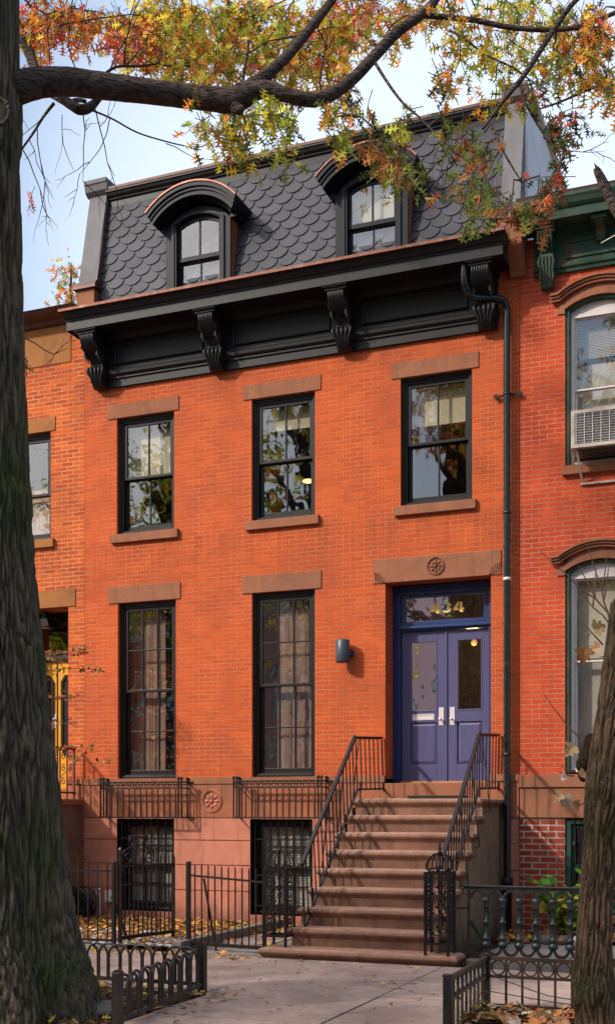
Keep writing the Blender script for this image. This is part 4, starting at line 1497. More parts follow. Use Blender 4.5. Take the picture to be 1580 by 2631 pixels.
ltl(-4.3, -3.1, 7.57, 7.79)
MB().box(-1.72, -.545, -.06, .2, 5.755, 5.885).build('sill', M['tan_stone'], lh, bevel=.006)
lwin = sash_window(lh, -1.62, -.62, 5.89, 7.57, 1, 1, M['brownblack'], M['glass'], zm=6.62)
MB().box(-1.56, -.68, .27, .278, 5.95, 6.75).build('curtain', M['curtain'], lwin)
sash_window(lh, -4.2, -3.2, 5.89, 7.57, 1, 1, M['brownblack'], M['glass'])
sash_window(lh, -4.2, -3.2, 2.2, 4.7, 1, 1, M['brownblack'], M['glass'])
f = MB()
f.box(-1.31, -1.22, .44, .52, 1.85, 4.81).box(-.40, -.302, .44, .52, 1.85, 4.81).box(-1.22, -.40, .44, .52, 4.03, 4.13).box(-1.22, -.40, .44, .52, 4.58, 4.81)
f.box(-1.30, -.31, .40, .438, 4.05, 4.09).box(-1.30, -.31, .38, .438, 4.60, 4.64)
df = f.build('door_frame', M['brownblack'], lh, bevel=.005)
pane(-1.22, -.40, 4.13, 4.58, .49, M['glass'], df, 'transom_glass')
for x0, x1, s in ((-1.218, -.815, 1), (-.795, -.402, -1)):
    m = MB().box(x0, x1, .46, .50, 1.87, 4.028)
    o = m.build('door_leaf', M['yellow'], lh, bevel=.003)
    a, b, c, d, q = x0 + .09, x1 - .07, 2.55, 3.80, .06
    P = [(a + q, c), (b - q, c), (b, c + q * 1.5), (b, d - q * 1.5), (b - q, d), (a + q, d), (a, d - q * 1.5), (a, c + q * 1.5)]
    k = MB()
    k.tube([(x, .455, z) for x, z in P], .022, closed=True, sq=True)
    k.box(a + .03, b - .03, .452, .459, c + .05, d - .05)
    k.build('door_panel', M['brownblack'], o)
m = MB().box(-.815, -.795, .452, .49, 1.87, 4.028)
m.build('door_astragal', M['brownblack'], lh)
MB().box(-.88, -.82, .452, .459, 2.98, 3.2).ball((-.85, .43, 3.12), .02, 8).build('door_handle', M['cream'], lh)
ps = thing('porch_light', (-.9, .2, 4.6), 'small dark box lamp under the lintel over the yellow door', 'lamp')
MB().prism([(-1.02, 4.56), (-1.0, 4.68), (-.78, 4.68), (-.74, 4.56)], 'y', .12, .36).box(-.92, -.86, .2, .3, 4.68, 4.81).build('lamp_body', M['brownblack'], ps)
MB().box(-.95, -.84, .16, .30, 4.545, 4.559).build('diffuser', M['cream'], ps)

ls = thing('stoop', (-.8, -1, 0), 'pinkish stone stoop with cap of the left neighbour, mostly behind the trunk', 'steps')
MB().box(-1.65, -.03, -1.35, -.02, -.05, 1.74).build('cheek_wall', M['step_stone'], ls, bevel=.01)
MB().box(-1.68, .0, -1.40, -.055, 1.741, 1.83).build('cap', M['band_stone'], ls, bevel=.012)
MB().box(-1.30, -.32, -.054, .44, 1.80, 1.85).build('door_step', M['tan_stone'], ls)
for k in range(7):
    MB().box(-1.65, -.1, -1.65 - .28 * k, -1.36 - .28 * k, -.05, 1.55 - .21 * k).build('step', M['band_stone'], ls, bevel=.01)
t = thing('stair_railing', (-.12, -.7, 1.83), 'dark red iron railing with curls on the left neighbour stoop', 'railing')
for z_, r_ in ((2.60, .018), (1.93, .014)):
    MB().tube([(-.12, -.08, z_), (-.12, -1.3, z_)], r_, sq=True).build('rail', M['redrail'], t)
for i in range(7):
    y = -.12 - .19 * i
    MB().tube([(-.12, y, 1.83), (-.12, y, 2.60)], .015 if i % 3 == 0 else .010, sq=True).build('bar', M['redrail'], t)
for i in range(6):
    y = -.215 - .19 * i
    for z in (2.1, 2.3, 2.48):
        MB().tube(spiral((-.12, y, z), .06, .012, 1.0, 1.4, 18, (Vector((0, 1, 0)), Vector((0, 0, 1)))), .007, 5).build('scroll', M['redrail'], t)

# ================================================================ the house on the right
rh = thing('brick_house', (9.3, 0, 0), 'red brick house on the right with green bracketed cornice and hooded windows', 'house')
RW = [(7.305, 8.20), (9.0, 9.9), (10.7, 11.6)]
m = MB()
wall_holes(m, 6.705, 12.2, 2.13, 9.2, [(a, b, 6.15, 8.35, .3) for a, b in RW] + [(a, b, 2.13, 4.94, .3) for a, b in RW])
m.build('wall', M['brick_right'], rh)
MB().box(6.71, 12.2, .5, 9, 9.3, 9.4).box(12.1, 12.2, .02, 9, 0, 9.3).box(6.76, 12.1, 1.8, 1.9, 0, 9.3).box(6.76, 12.1, .32, 1.8, 5.4, 5.5).box(6.76, 12.1, .32, 1.8, 1.8, 1.9).build('room', M['room'], rh)
m = MB()
wall_holes(m, 6.705, 12.2, -.05, 1.56, [(7.30, 8.25, .30, 1.56, .3), (9.0, 9.9, .30, 1.56, .3)], .01)
m.build('basement_wall', M['brick_base'], rh)
m = MB().box(6.705, 12.2, -.02, .05, 1.561, 1.96).box(6.705, 12.2, -.045, .05, 1.961, 2.13)
m.build('stone_band', M['brownstone'], rh, bevel=.006)
for a, b in RW:
    for zs, zsill in ((8.21, 6.15), (4.79, None)):
        cx, hw = (a + b) / 2, (b - a) / 2
        ar = [(cx + x, zs + z) for x, z in arc_pts(hw, .13, 14)]
        ou = [(cx + x, zs + .0 + z) for x, z in arc_pts(hw + .10, .27, 14)]
        m = MB()
        band(m, [(a - .10, zs - .06)] + ou + [(b + .10, zs - .06)], [(a, zs - .06)] + ar + [(b, zs - .06)], -.02, .06)
        o = m.build('window_hood', M['brownstone'], rh, bevel=.004)
        p = MB()
        for off, th, y in ((0.0, .035, -.07), (.036, .03, -.095), (.067, .03, -.12)):
            u0 = [(cx + x, zs + .035 + off + z) for x, z in arc_pts(hw + .13 + off * .3, .235, 14)]
            u1 = [(cx + x, zs + .035 + off + th + z) for x, z in arc_pts(hw + .13 + off * .3, .235, 14)]
            e = (a - .175, zs + .09 + off)
            g_ = (b + .175, zs + .09 + off)
            band(p, [(e[0], e[1] + th)] + u1[1:-1] + [(g_[0], g_[1] + th)], [e] + u0[1:-1] + [g_], y, -.021)
        p.build('drip_mould', M['brownstone'], o, bevel=.003)
        # infill between arch and square hole
        q = MB()
        sq_ = [(cx + x, zs + .145) for x, z in arc_pts(hw, .13, 14)]
        # window: green brickmould, pale vinyl sashes
        zb_ = zsill if zsill else 2.14
        f = MB()
        ia = [(cx + x, zs - .02 + z) for x, z in arc_pts(hw - .055, .115, 14)]
        oa2 = [(cx + x, zs - .002 + z) for x, z in arc_pts(hw - .004, .128, 14)]
        band(f, [(a + .004, zb_ + .01)] + oa2 + [(b - .004, zb_ + .01)], [(a + .055, zb_ + .01)] + ia + [(b - .055, zb_ + .01)], .02, .16)
        w = f.build('window', M['green'], rh, bevel=.006)
        f = MB()
        a2, b2 = a + .057, b - .057
        zt2 = zs - .05
        ring(f, a2, b2, zb_ + .02, zt2, .05, .09, .19, .05, .05)
        band(f, [(x, z) for x, z in ia if True], [(x, zt2 + .002) for x, z in ia], .10, .14)
        f.build('inner_frame', M['white_vinyl'], w, bevel=.003)
        zm = 7.16 if zsill else 3.60
        f = MB()
        ring(f, a2 + .05, b2 - .05, zm, zt2 - .05, .022, .12, .15)
        f.build('upper_sash', M['white_vinyl'], w, bevel=.003)
        f = MB()
        ring(f, a2 + .05, b2 - .05, zb_ + .07, zm + .03, .03, .152, .18)
        f.build('lower_sash', M['white_vinyl'], w, bevel=.003)
        pane(a2 + .07, b2 - .07, zm + .02, zt2 - .07, .135, M['glass'], w)
        pane(a2 + .08, b2 - .08, zb_ + .1, zm, .166, M['glass'], w)
        if zsill:
            m = MB()
            for k in range(26):
                z = 7.62 + k * .021
                m.prism([(.25, z), (.262, z + .016), (.264, z + .014), (.252, z - .002)], 'x', a + .1, b - .1)
            m.box(a + .1, b - .1, .30, .31, 6.6, 7.55)
            m.build('window_blind', M['blind'], w)
        else:
            MB().box(a + .08, b - .08, .26, .27, 3.66, 4.75).build('roller_shade', M['cream'], w)
            MB().box(a + .08, b - .08, .30, .31, 2.2, 3.64).build('curtain', M['blind'], w)
    MB().box(a - .035, b + .035, -.07, .1, 6.03, 6.149).build('sill', M['brownstone'], rh, bevel=.008)
for a, b in ((7.30, 8.25), (9.0, 9.9)):
    f = MB()
    ring(f, a + .004, b - .004, .31, 1.55, .07, .03, .15)
    ring(f, a + .075, b - .075, .385, 1.475, .05, .08, .14)
    f.box(a + .125, b - .125, .085, .13, .90, .95)
    w = f.build('basement_window', M['green'], rh, bevel=.005)
    pane(a + .12, b - .12, .43, 1.43, .11, M['glass'], w)
    m = MB()
    for k in range(6):
        x = a + .12 + k * .14
        m.tube([(x, .015, .33), (x, .015, 1.53)], .008, 6)
        for z in (.62, 1.2):
            m.ball((x, .01, z), .035, 6, (1, .5, 1.6))
    m.build('window_grille', M['iron'], w)
    MB().box(a - .03, b + .03, -.05, .1, .20, .299).build('sill', M['brownstone'], rh, bevel=.006)
# green cornice
m = MB()
m.mould([(.02, 8.68), (.04, 8.68), (.05, 8.72), (.075, 8.74), (.08, 8.77), (.04, 8.78), (.035, 8.80), (.035, 9.17), (.07, 9.19), (.09, 9.23), (.38, 9.235), (.39, 9.22), (.40, 9.22), (.40, 9.33), (.42, 9.34), (.45, 9.37), (.47, 9.42), (.49, 9.45), (.49, 9.49), (.02, 9.53)], 6.92, 12.1, 0, .35)
rc = m.build('cornice', M['green'], rh, bevel=.005)
m = MB()
ring(m, 7.32, 8.9, 8.85, 9.08, .03, -.055, -.036)
ring(m, 9.3, 10.8, 8.85, 9.08, .03, -.055, -.036)
m.build('frieze_panel', M['green'], rc)
def gbr(cx):
    m = MB()
    pr_ = [(-.03, 9.21), (-.30, 9.21), (-.31, 9.15), (-.27, 9.07), (-.20, 9.0), (-.16, 8.92), (-.17, 8.86), (-.15, 8.74), (-.12, 8.64), (-.12, 8.58), (-.08, 8.50), (-.03, 8.48)]
    m.prism(pr_, 'x', cx - .085, cx + .085)
    m.box(cx - .13, cx + .13, -.36, -.05, 9.19, 9.232)
    m.box(cx - .115, cx + .115, -.34, -.05, 9.16, 9.189)
    for k in range(5):
        t_ = k / 4 - .5
        m.tube([(cx + t_ * .15, -.312, 9.15), (cx + t_ * .17, -.275, 9.06), (cx + t_ * .13, -.205, 8.99), (cx + t_ * .12, -.17, 8.92)], [.016, .02, .018, .01], 6)
        m.tube([(cx + t_ * .16, -.175, 8.87), (cx + t_ * .2, -.17, 8.80), (cx + t_ * .15, -.145, 8.70), (cx + t_ * .18, -.13, 8.62), (cx + t_ * .08, -.09, 8.50)], [.014, .024, .018, .024, .01], 6)
    m.ball((cx, -.24, 9.03), .06, 10, (1, .6, 1))
    m.build('bracket', M['green'], rc)
gbr(7.09)
gbr(9.1)
gbr(11.1)
for cx in (7.78, 8.42, 9.75, 10.4):
    m = MB()
    m.prism([(-.03, 9.22), (-.32, 9.22), (-.32, 9.16), (-.24, 9.13), (-.17, 9.10), (-.12, 8.99), (-.03, 8.97)], 'x', cx - .055, cx + .055)
    m.box(cx - .10, cx + .10, -.34, -.05, 9.17, 9.233)
    m.build('modillion', M['green'], rc, bevel=.006)
MB().prism([(-.49, 9.49), (-.50, 9.52), (.3, 9.62), (.3, 9.5)], 'x', 6.76, 12.2).build('roof_edge', M['old_copper'], rh)
# little wire pen on that roof
t = thing('roof_basket', (7.75, .6, 9.6), 'small pale wire crate on the roof above the green cornice', 'wire crate')
m = MB()
for y in (.45, .85):
    for z in (9.6, 9.72, 9.84):
        m.tube([(7.45, y, z), (7.95, y, z)], .006, 5)
    for i in range(8):
        x = 7.45 + .5 * i / 7
        m.tube([(x, y, 9.56), (x, y, 9.86)], .006, 5)
for x in (7.45, 7.95):
    m.tube([(x, .45, 9.84), (x, .85, 9.84)], .006, 5)
m.build('wire_sides', M['cream'], t)

# window air conditioner
ac = thing('air_conditioner', (7.75, -.2, 6.27), 'beige window air conditioner with wire guard in the upper right window', 'air conditioner')
m = MB().box(7.43, 8.09, -.33, .15, 6.27, 6.76)
m.build('case', M['ac'], ac, bevel=.01)
m = MB()
ring(m, 7.44, 8.08, 6.275, 6.755, .045, -.355, -.331)
m.build('front_frame', M['ac'], ac, bevel=.004)
MB().box(7.486, 8.034, -.34, -.332, 6.32, 6.71).build('coil_fins', M['ac_dark'], ac)
m = MB()
for k in range(6):
    x = 7.50 + .52 * k / 5
    m.tube([(x, -.35, 6.32), (x, -.35, 6.71)], .004, 5)
for k in range(12):
    z = 6.335 + .36 * k / 11
    m.tube([(7.486, -.346, z), (8.034, -.346, z)], .0025, 4)
m.build('wire_guard', M['chrome'], ac)
m = MB().tube([(7.50, -.30, 6.27), (7.53, -.03, 5.92)], .012, sq=True).box(7.51, 8.2, -.04, -.003, 5.885, 5.91).tube([(8.02, -.30, 6.27), (8.05, -.03, 5.92)], .012, sq=True)
m.build('support_bracket', M['ac'], ac)
MB().box(7.5, 8.02, -.30, .0, 6.255, 6.269).box(7.56, 7.96, -.26, -.06, 6.24, 6.2545).build('drip_tray', M['ac_dark'], ac)
# overhead wires at the upper right
for a, b, lab in (((7.78, -.1, 8.95), (9.9, -3.0, 8.62), 'thin pale wire slanting down from the small green bracket'), ((8.05, -.35, 9.28), (10.2, -3.4, 9.25), 'thin pale wire leaving the green cornice near the frame edge')):
    t = MB().tube([Vector(a).lerp(Vector(b), k / 8) - Vector((0, 0, .12 * math.sin(math.pi * k / 8))) for k in range(9)], .008, 6).build('utility_wire', M['cream'])
    tag(t, lab, 'wire')
# ================================================================ foliage helpers
OAK = [(0, .0), (.10, .035), (.22, .05), (.27, .22), (.34, .24), (.36, .07), (.50, .07), (.58, .36), (.66, .40), (.64, .28), (.66, .07), (.80, .06), (.88, .25), (.95, .22), (.90, .06), (1.05, 0)]
MAPLE = [(0, .0), (.05, .05), (.0, .30), (.14, .34), (.20, .52), (.38, .46), (.44, .22), (.60, .36), (.74, .34), (.72, .16), (.92, .12), (1.02, 0)]
OVAL = [(0, 0), (.15, .14), (.38, .27), (.62, .27), (.85, .14), (1.0, 0)]
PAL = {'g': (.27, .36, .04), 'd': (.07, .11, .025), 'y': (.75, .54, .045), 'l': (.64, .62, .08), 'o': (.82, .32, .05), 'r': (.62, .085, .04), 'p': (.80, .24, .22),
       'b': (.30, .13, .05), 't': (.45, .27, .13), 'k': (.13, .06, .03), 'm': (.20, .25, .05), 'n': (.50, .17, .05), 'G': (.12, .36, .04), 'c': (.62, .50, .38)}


class Leaves:
    def __init__(s, seed):
        s.v, s.f, s.c = [], [], []
        s.r = random.Random(seed)
        s.dim = 0.

    def leaf(s, p, axis, nrm, L, col, shape=OAK, fold=.25, curl=.2, width=1.18):
        axis = axis.normalized()
        nrm = (nrm - axis * nrm.dot(axis))
        nrm = nrm.normalized() if nrm.length > 1e-4 else axis.orthogonal().normalized()
        sd = axis.cross(nrm)
        o = len(s.v)
        n = len(shape)
        jit = s.r.uniform(.75, 1.5) * (.45 if s.r.random() < s.dim else 1)
        col = tuple(max(0, q * jit * s.r.uniform(.9, 1.1)) for q in col)
        def P(u, w):
            return p + axis * (u * L) + sd * (w * L * width) + nrm * (abs(w) * L * fold - u * u * L * curl)
        mid = [P(u, 0) for u in (0, .4, .75, 1.05 if shape is OAK else 1.0)]
        left = [P(u, w) for u, w in shape[1:-1]]
        right = [P(u, -w) for u, w in shape[1:-1]]
        s.v += mid + left + right
        m = n - 2
        s.f.append((o, o + 1, o + 2, o + 3) + tuple(o + 4 + m - 1 - k for k in range(m)))
        s.f.append((o + 3, o + 2, o + 1, o) + tuple(o + 4 + m + k for k in range(m)))
        s.c += [col] * (4 + 2 * m)

    def build(s, name, mt, parent=None):
        off = Vector((0, 0, 0))
        p = parent
        while p is not None:
            off += p.location
            p = p.parent
        me = bpy.data.meshes.new(name)
        me.from_pydata([tuple(Vector(q) - off) for q in s.v], [], s.f)
        a = me.attributes.new('Col', 'FLOAT_COLOR', 'POINT')
        flat = []
        for c in s.c:
            flat += [*c, 1.0]
        a.data.foreach_set('color', flat)
        me.materials.append(mt)
        me.update()
        o = bpy.data.objects.new(name, me)
        COL.objects.link(o)
        o.parent = parent
        return o


def rvec(r):
    while True:
        v = Vector((r.uniform(-1, 1), r.uniform(-1, 1), r.uniform(-1, 1)))
        if .05 < v.length < 1:
            return v.normalized()


def spray(L, tw, p0, d, length, n, size, pal, r, droop=.5, shape=OAK, thick=.004):
    """a leafy twig: thin stem with leaves along it"""
    pts = [p0]
    d = d.normalized()
    p = p0.copy()
    for i in range(4):
        d = (d + Vector((0, 0, -droop * .25)) + rvec(r) * .18).normalized()
        p = p + d * (length / 4)
        pts.append(p.copy())
    tw.tube(pts, [thick, thick * .9, thick * .75, thick * .6, thick * .4], 4)
    for i in range(n):
        t = (i + r.uniform(.2, .8)) / n
        t = .15 + .85 * t
        k = min(int(t * 4), 3)
        q = pts[k].lerp(pts[k + 1], t * 4 - k)
        ax = (pts[k + 1] - pts[k]).normalized()
        out = rvec(r)
        out = (out - ax * out.dot(ax)).normalized()
        a = (ax * r.uniform(.15, .9) + out * r.uniform(.5, 1) + Vector((0, 0, -r.uniform(0, droop)))).normalized()
        col = PAL[r.choice(pal)]
        L.leaf(q + a * size * .15, a, Vector((0, 0, 1)) + rvec(r) * .9, size * r.uniform(.7, 1.2), col, shape, r.uniform(.05, .35), r.uniform(-.1, .45))


def carved(rows, NA, depth, ridge, vstr, seed, name, mt, parent, shape=None, broken=0.):
    """trunk from (cx, cy, z, r) rows with furrows cut into the surface; the height is kept as an attribute"""
    off = Vector((0, 0, 0))
    p = parent
    while p is not None:
        off += p.location
        p = p.parent
    r_ = random.Random(seed)
    vs, hs = [], []
    nr = len(rows)
    for j, (cx, cy, z, rad) in enumerate(rows):
        for k in range(NA):
            a = 2 * math.pi * k / NA
            q = rad * (shape(a, z) if shape else 1)
            u, v = math.cos(a) * q * ridge, math.sin(a) * q * ridge
            w = z * ridge * vstr
            wx = .5 * mnoise.noise(Vector((u * .35, v * .35, w * .9 + seed)))
            n1 = 1 - abs(mnoise.noise(Vector((u + wx, v + wx, w + seed)))) * 2.4
            n2 = mnoise.noise(Vector((u * 2.3, v * 2.3, w * 2.6 + seed * 3)))
            n3 = mnoise.noise(Vector((u * .9, v * .9, z * ridge * .5)))
            h = max(0., min(1., .75 - .95 * max(0, n1) + .22 * n2 + .12 * n3 + .25))
            q += depth * (h - .6)
            zz = z + (r_.uniform(-broken, broken) if j > nr - 4 else 0)
            vs.append((cx + q * math.cos(a) - off.x, cy + q * math.sin(a) - off.y, zz - off.z))
            hs.append(h)
    fs = [(i * NA + k, i * NA + (k + 1) % NA, (i + 1) * NA + (k + 1) % NA, (i + 1) * NA + k) for i in range(nr - 1) for k in range(NA)]
    fs.append(tuple(range((nr - 1) * NA, nr * NA)))
    me = bpy.data.meshes.new(name)
    me.from_pydata(vs, [], fs)
    me.polygons.foreach_set('use_smooth', [True] * len(fs))
    at = me.attributes.new('Col', 'FLOAT_COLOR', 'POINT')
    fl = []
    for h in hs:
        fl += [h, h, h, 1.0]
    at.data.foreach_set('color', fl)
    me.materials.append(mt)
    me.update()
    o = bpy.data.objects.new(name, me)
    COL.objects.link(o)
    o.parent = parent
    return o


def resample(knots, dz):
    out = []
    for A, B in zip(knots, knots[1:]):
        n = max(1, int((B[2] - A[2]) / dz))
        for k in range(n):
            t = k / n
            out.append(tuple(a + (b - a) * t for a, b in zip(A, B)))
    out.append(knots[-1])
    return out


# ================================================================ the oak by the kerb
oak = thing('oak_tree', (3.86, -7.75, 0), 'huge oak with dark mossy trunk at the left edge, autumn leaves overhead', 'tree')
TRK = [(-0.15, 1.295), (0.1, 1.129), (0.411, 0.999), (0.633, 0.906), (0.818, 0.86), (1.289, 0.786), (1.854, 0.722), (2.39, 0.647), (3.176, 0.574), (3.824, 0.518), (4.536, 0.476), (5.702, 0.43), (6.784, 0.407), (7.246, 0.426), (7.709, 0.407), (8.911, 0.37), (11.686, 0.305)]
tr = random.Random(21)
ph = [tr.uniform(0, 6.28) for _ in range(8)]
def oakshape(a, z):
    fl = max(0, 1 - z / 2.6) ** 1.6
    w = fl * (.11 * math.cos(5 * (a - .62) + .25 * math.sin(z * 2)) + .06 * math.cos(8 * a + ph[1]) + .035 * math.cos(13 * a + ph[2] + z)) + .012 * math.cos(7 * a + ph[3] + z * .7) + .012 * math.cos(11 * a + ph[4] - z * .5)
    for zc_, ac_, am in ((3.95, -.75, .07), (4.15, -.2, .035), (6.6, -.9, .05), (2.9, .2, .03)):
        d = math.cos(a - ac_)
        w += am * math.exp(-((z - zc_) / .12) ** 2) * max(0, d) ** 3
    return 1 + w - fl * .13 - fl * .30 * max(0, -math.sin(a))
low = [q for q in TRK if q[0] <= 8.3]
rows = resample([(3.86, -7.75, z, r - .03) for z, r in low], .03) + [(3.86, -7.75, z, r) for z, r in TRK if z > 8.3]
carved(rows, 440, .034, 33, .075, 3, 'trunk', M['oakbark'], oak, oakshape)
c = campt(-4, 268, 9.04)
m = MB()
m.tube([c + Vector((cs, sn, 0)) * (.085 * math.cos(2 * math.pi * k / 20)) + Vector((0, 0, .10 * math.sin(2 * math.pi * k / 20))) for k in range(20)], .018, 6, closed=True)
m.build('bark_scar', M['limbbark'], oak)


def limb(m, pts, zoff=0, n=12, seed=0, sub=4):
    r = random.Random(seed)
    P = [campt(a, b, d + zoff) for a, b, w, d in pts]
    W = [w * .45 * 1.0647 / FPX * d for a, b, w, d in pts]
    out, rad = [], []
    for i in range(len(P) - 1):
        p0, p1, p2, p3 = P[max(i - 1, 0)], P[i], P[i + 1], P[min(i + 2, len(P) - 1)]
        for k in range(sub):
            t = k / sub
            q = .5 * ((2 * p1) + (p2 - p0) * t + (2 * p0 - 5 * p1 + 4 * p2 - p3) * t * t + (3 * p1 - p0 - 3 * p2 + p3) * t ** 3)
            w = W[i] + (W[i + 1] - W[i]) * t
            out.append(q + rvec(r) * w * .02)
            rad.append(w * r.uniform(.985, 1.02))
    out.append(P[-1])
    rad.append(W[-1])
    m.tube(out, rad, n)
    return out

LB = MB()
nodes = []
def LM(*pts, n=12, seed=0, name='limb'):
    m = MB()
    o = limb(m, pts, n=n, seed=seed)
    nodes.extend(o)
    m.build(name, M['limbbark'], oak)
LM((10, 215, 105, 9.5), (45, 208, 84, 9.5), (95, 198, 74, 9.52), (150, 195, 70, 9.55), (220, 202, 68, 9.62), (300, 212, 64, 9.7), (380, 222, 60, 9.8), (450, 230, 60, 9.9), (520, 238, 62, 9.9), (565, 240, 66, 9.9), (600, 226, 52, 9.9), seed=1)
LM((560, 246, 46, 9.9), (575, 262, 30, 9.85), (588, 258, 14, 9.82), seed=9)
LM((585, 226, 54, 9.9), (640, 214, 44, 9.9), (700, 230, 36, 9.9), (755, 240, 36, 9.95), (800, 225, 34, 10.0), (850, 190, 31, 10.1), (905, 132, 29, 10.2), (960, 75, 27, 10.3), (1015, 35, 26, 10.4), (1045, 5, 24, 10.5), (1080, -60, 22, 10.6), seed=2)
LM((580, 222, 46, 9.9), (625, 195, 36, 10.0), (665, 160, 30, 10.1), (705, 120, 27, 10.3), (770, 40, 24, 10.5), (830, -40, 20, 10.7), seed=3)
LM((1015, 34, 16, 10.4), (1080, 40, 15, 10.4), (1150, 48, 14, 10.4), (1230, 64, 14, 10.4), (1320, 70, 13, 10.4), (1400, 62, 13, 10.4), (1500, 22, 12, 10.4), n=8, seed=4)
LM((1420, -30, 15, 10.0), (1375, 15, 14, 10.0), (1320, 95, 15, 10.0), (1270, 172, 15, 10.0), (1245, 205, 13, 10.0), (1205, 255, 10, 10.0), (1165, 310, 7, 10.0), n=8, seed=5)
LM((1255, 195, 9, 10.0), (1270, 250, 8, 10.0), (1310, 320, 6, 10.0), (1350, 390, 3, 10.0), n=6, seed=6)
LM((60, 90, 36, 10.5), (70, 125, 30, 10.5), (88, 170, 22, 10.4), n=8, seed=7)
LM((120, 222, 22, 10.3), (155, 240, 26, 10.2), (190, 262, 28, 10.1), (215, 258, 26, 10.1), (235, 240, 18, 10.1), (252, 225, 10, 10.1), n=10, seed=8)
LM((160, 248, 12, 10.2), (185, 240, 12, 10.2), (205, 243, 11, 10.1), n=8, seed=10)
LM((130, 248, 10, 10.2), (105, 280, 8, 10.3), (80, 320, 7, 10.4), (50, 362, 6, 10.5), n=6, seed=11, name='branch')
LM((215, 262, 6, 10.1), (270, 285, 5, 10.1), (330, 318, 4.5, 10.1), (400, 340, 4, 10.1), (450, 352, 3, 10.1), (475, 360, 2, 10.1), n=5, seed=12, name='branch')
LM((905, 150, 9, 10.1), (940, 205, 8, 10.0), (975, 250, 7, 9.9), (1010, 280, 6, 9.9), (1060, 330, 5, 9.8), (1110, 375, 4.5, 9.8), (1160, 400, 3, 9.8), n=6, seed=13, name='branch')
LM((1085, 72, 8, 10.4), (1120, 90, 7, 10.3), (1170, 130, 6, 10.3), (1235, 160, 6, 10.2), (1290, 200, 4, 10.2), n=6, seed=14, name='branch')
LM((1185, 300, 8, 10.0), (1200, 330, 7, 9.95), (1215, 365, 6, 9.9), (1235, 400, 5, 9.9), (1260, 440, 3, 9.9), n=6, seed=15, name='branch')
LM((600, 95, 7, 9.9), (597, 130, 7, 9.9), (588, 180, 7, 9.9), (580, 225, 9, 9.9), n=6, seed=16, name='branch')
LM((776, 228, 8, 10), (772, 190, 6, 10), (780, 140, 5, 10), (790, 80, 4, 10), n=6, seed=17, name='branch')
LM((830, 240, 6, 10), (870, 280, 5, 9.9), (920, 320, 4, 9.9), (965, 350, 3, 9.9), n=6, seed=18, name='branch')
LM((60, 575, 5, 10.4), (90, 620, 4, 10.4), (130, 645, 3.5, 10.4), (165, 648, 2, 10.4), n=5, seed=19, name='branch') if False else None
LM((250, 180, 9, 10.3), (280, 160, 7, 10.3), (330, 158, 6, 10.3), (380, 153, 4, 10.3), n=6, seed=20, name='branch')
LM((1484, 190, 8, 10.4), (1420, 215, 7, 10.3), (1350, 245, 6, 10.2), (1300, 262, 4, 10.2), n=6, seed=22, name='branch')

# bare twigs near the trunk
bt = MB()
barelist = []
br_ = random.Random(77)
def bare(p, d, L, lev):
    n = 4
    pts = [p]
    d = d.normalized()
    for i in range(n):
        d = (d + rvec(br_) * .28 + Vector((0, 0, -.05))).normalized()
        pts.append(pts[-1] + d * (L / n))
    w = .0026 + .0016 * lev
    bt.tube(pts, [w, w * .9, w * .8, w * .65, w * .4], 4)
    if lev > 0:
        for i in range(br_.choice((2, 3))):
            k = br_.randint(1, n)
            bare(pts[k], (d + rvec(br_) * .9), L * br_.uniform(.45, .7), lev - 1)
for px, py, dx, dz, L, lev in ((150, 275, -.2, -.9, .55, 1), (200, 272, .1, -1, .6, 2), (230, 262, .15, -1, .75, 2), (265, 284, -.2, -1, .55, 2), (190, 180, -.5, .8, .6, 2), (260, 178, .3, .7, .7, 2), (300, 160, .3, .6, .6, 2), (120, 155, .2, 1, .55, 2),
                               (400, 345, .6, -.3, .35, 1), (460, 358, .8, .1, .3, 1), (90, 300, .2, -1, .6, 2), (70, 335, .3, -1, .5, 1), (55, 360, .4, -.9, .5, 2), (110, 275, -.3, -.3, .4, 1), (1310, 330, .8, -.2, .5, 2), (1160, 320, -.6, -.7, .5, 2), (1210, 370, -.3, -1, .5, 2), (1060, 330, .2, -1, .5, 1), (530, 140, -.1, .9, .4, 1)):
    d = Vector((cs * dx, sn * dx, dz)) + rvec(br_) * .25
    bt = MB()
    bare(campt(px, py, 10.15), d, L, lev)
    bt.build('bare_twig', M['twig'], oak)
# twig hanging in front of the neighbour's stucco
bt = MB()
pts = [campt(a, b, 10.3) for a, b in ((40, 800), (62, 817), (85, 828), (105, 843), (130, 855), (148, 846), (168, 838))]
bt.tube(pts, [.006, .006, .005, .005, .004, .003, .002], 5)
bare(campt(130, 855, 10.3), Vector((.3, .2, .4)), .18, 1)
bare(campt(130, 855, 10.3), Vector((-.1, 0, -1)), .15, 1)
bt.build('bare_twig', M['twig'], oak)

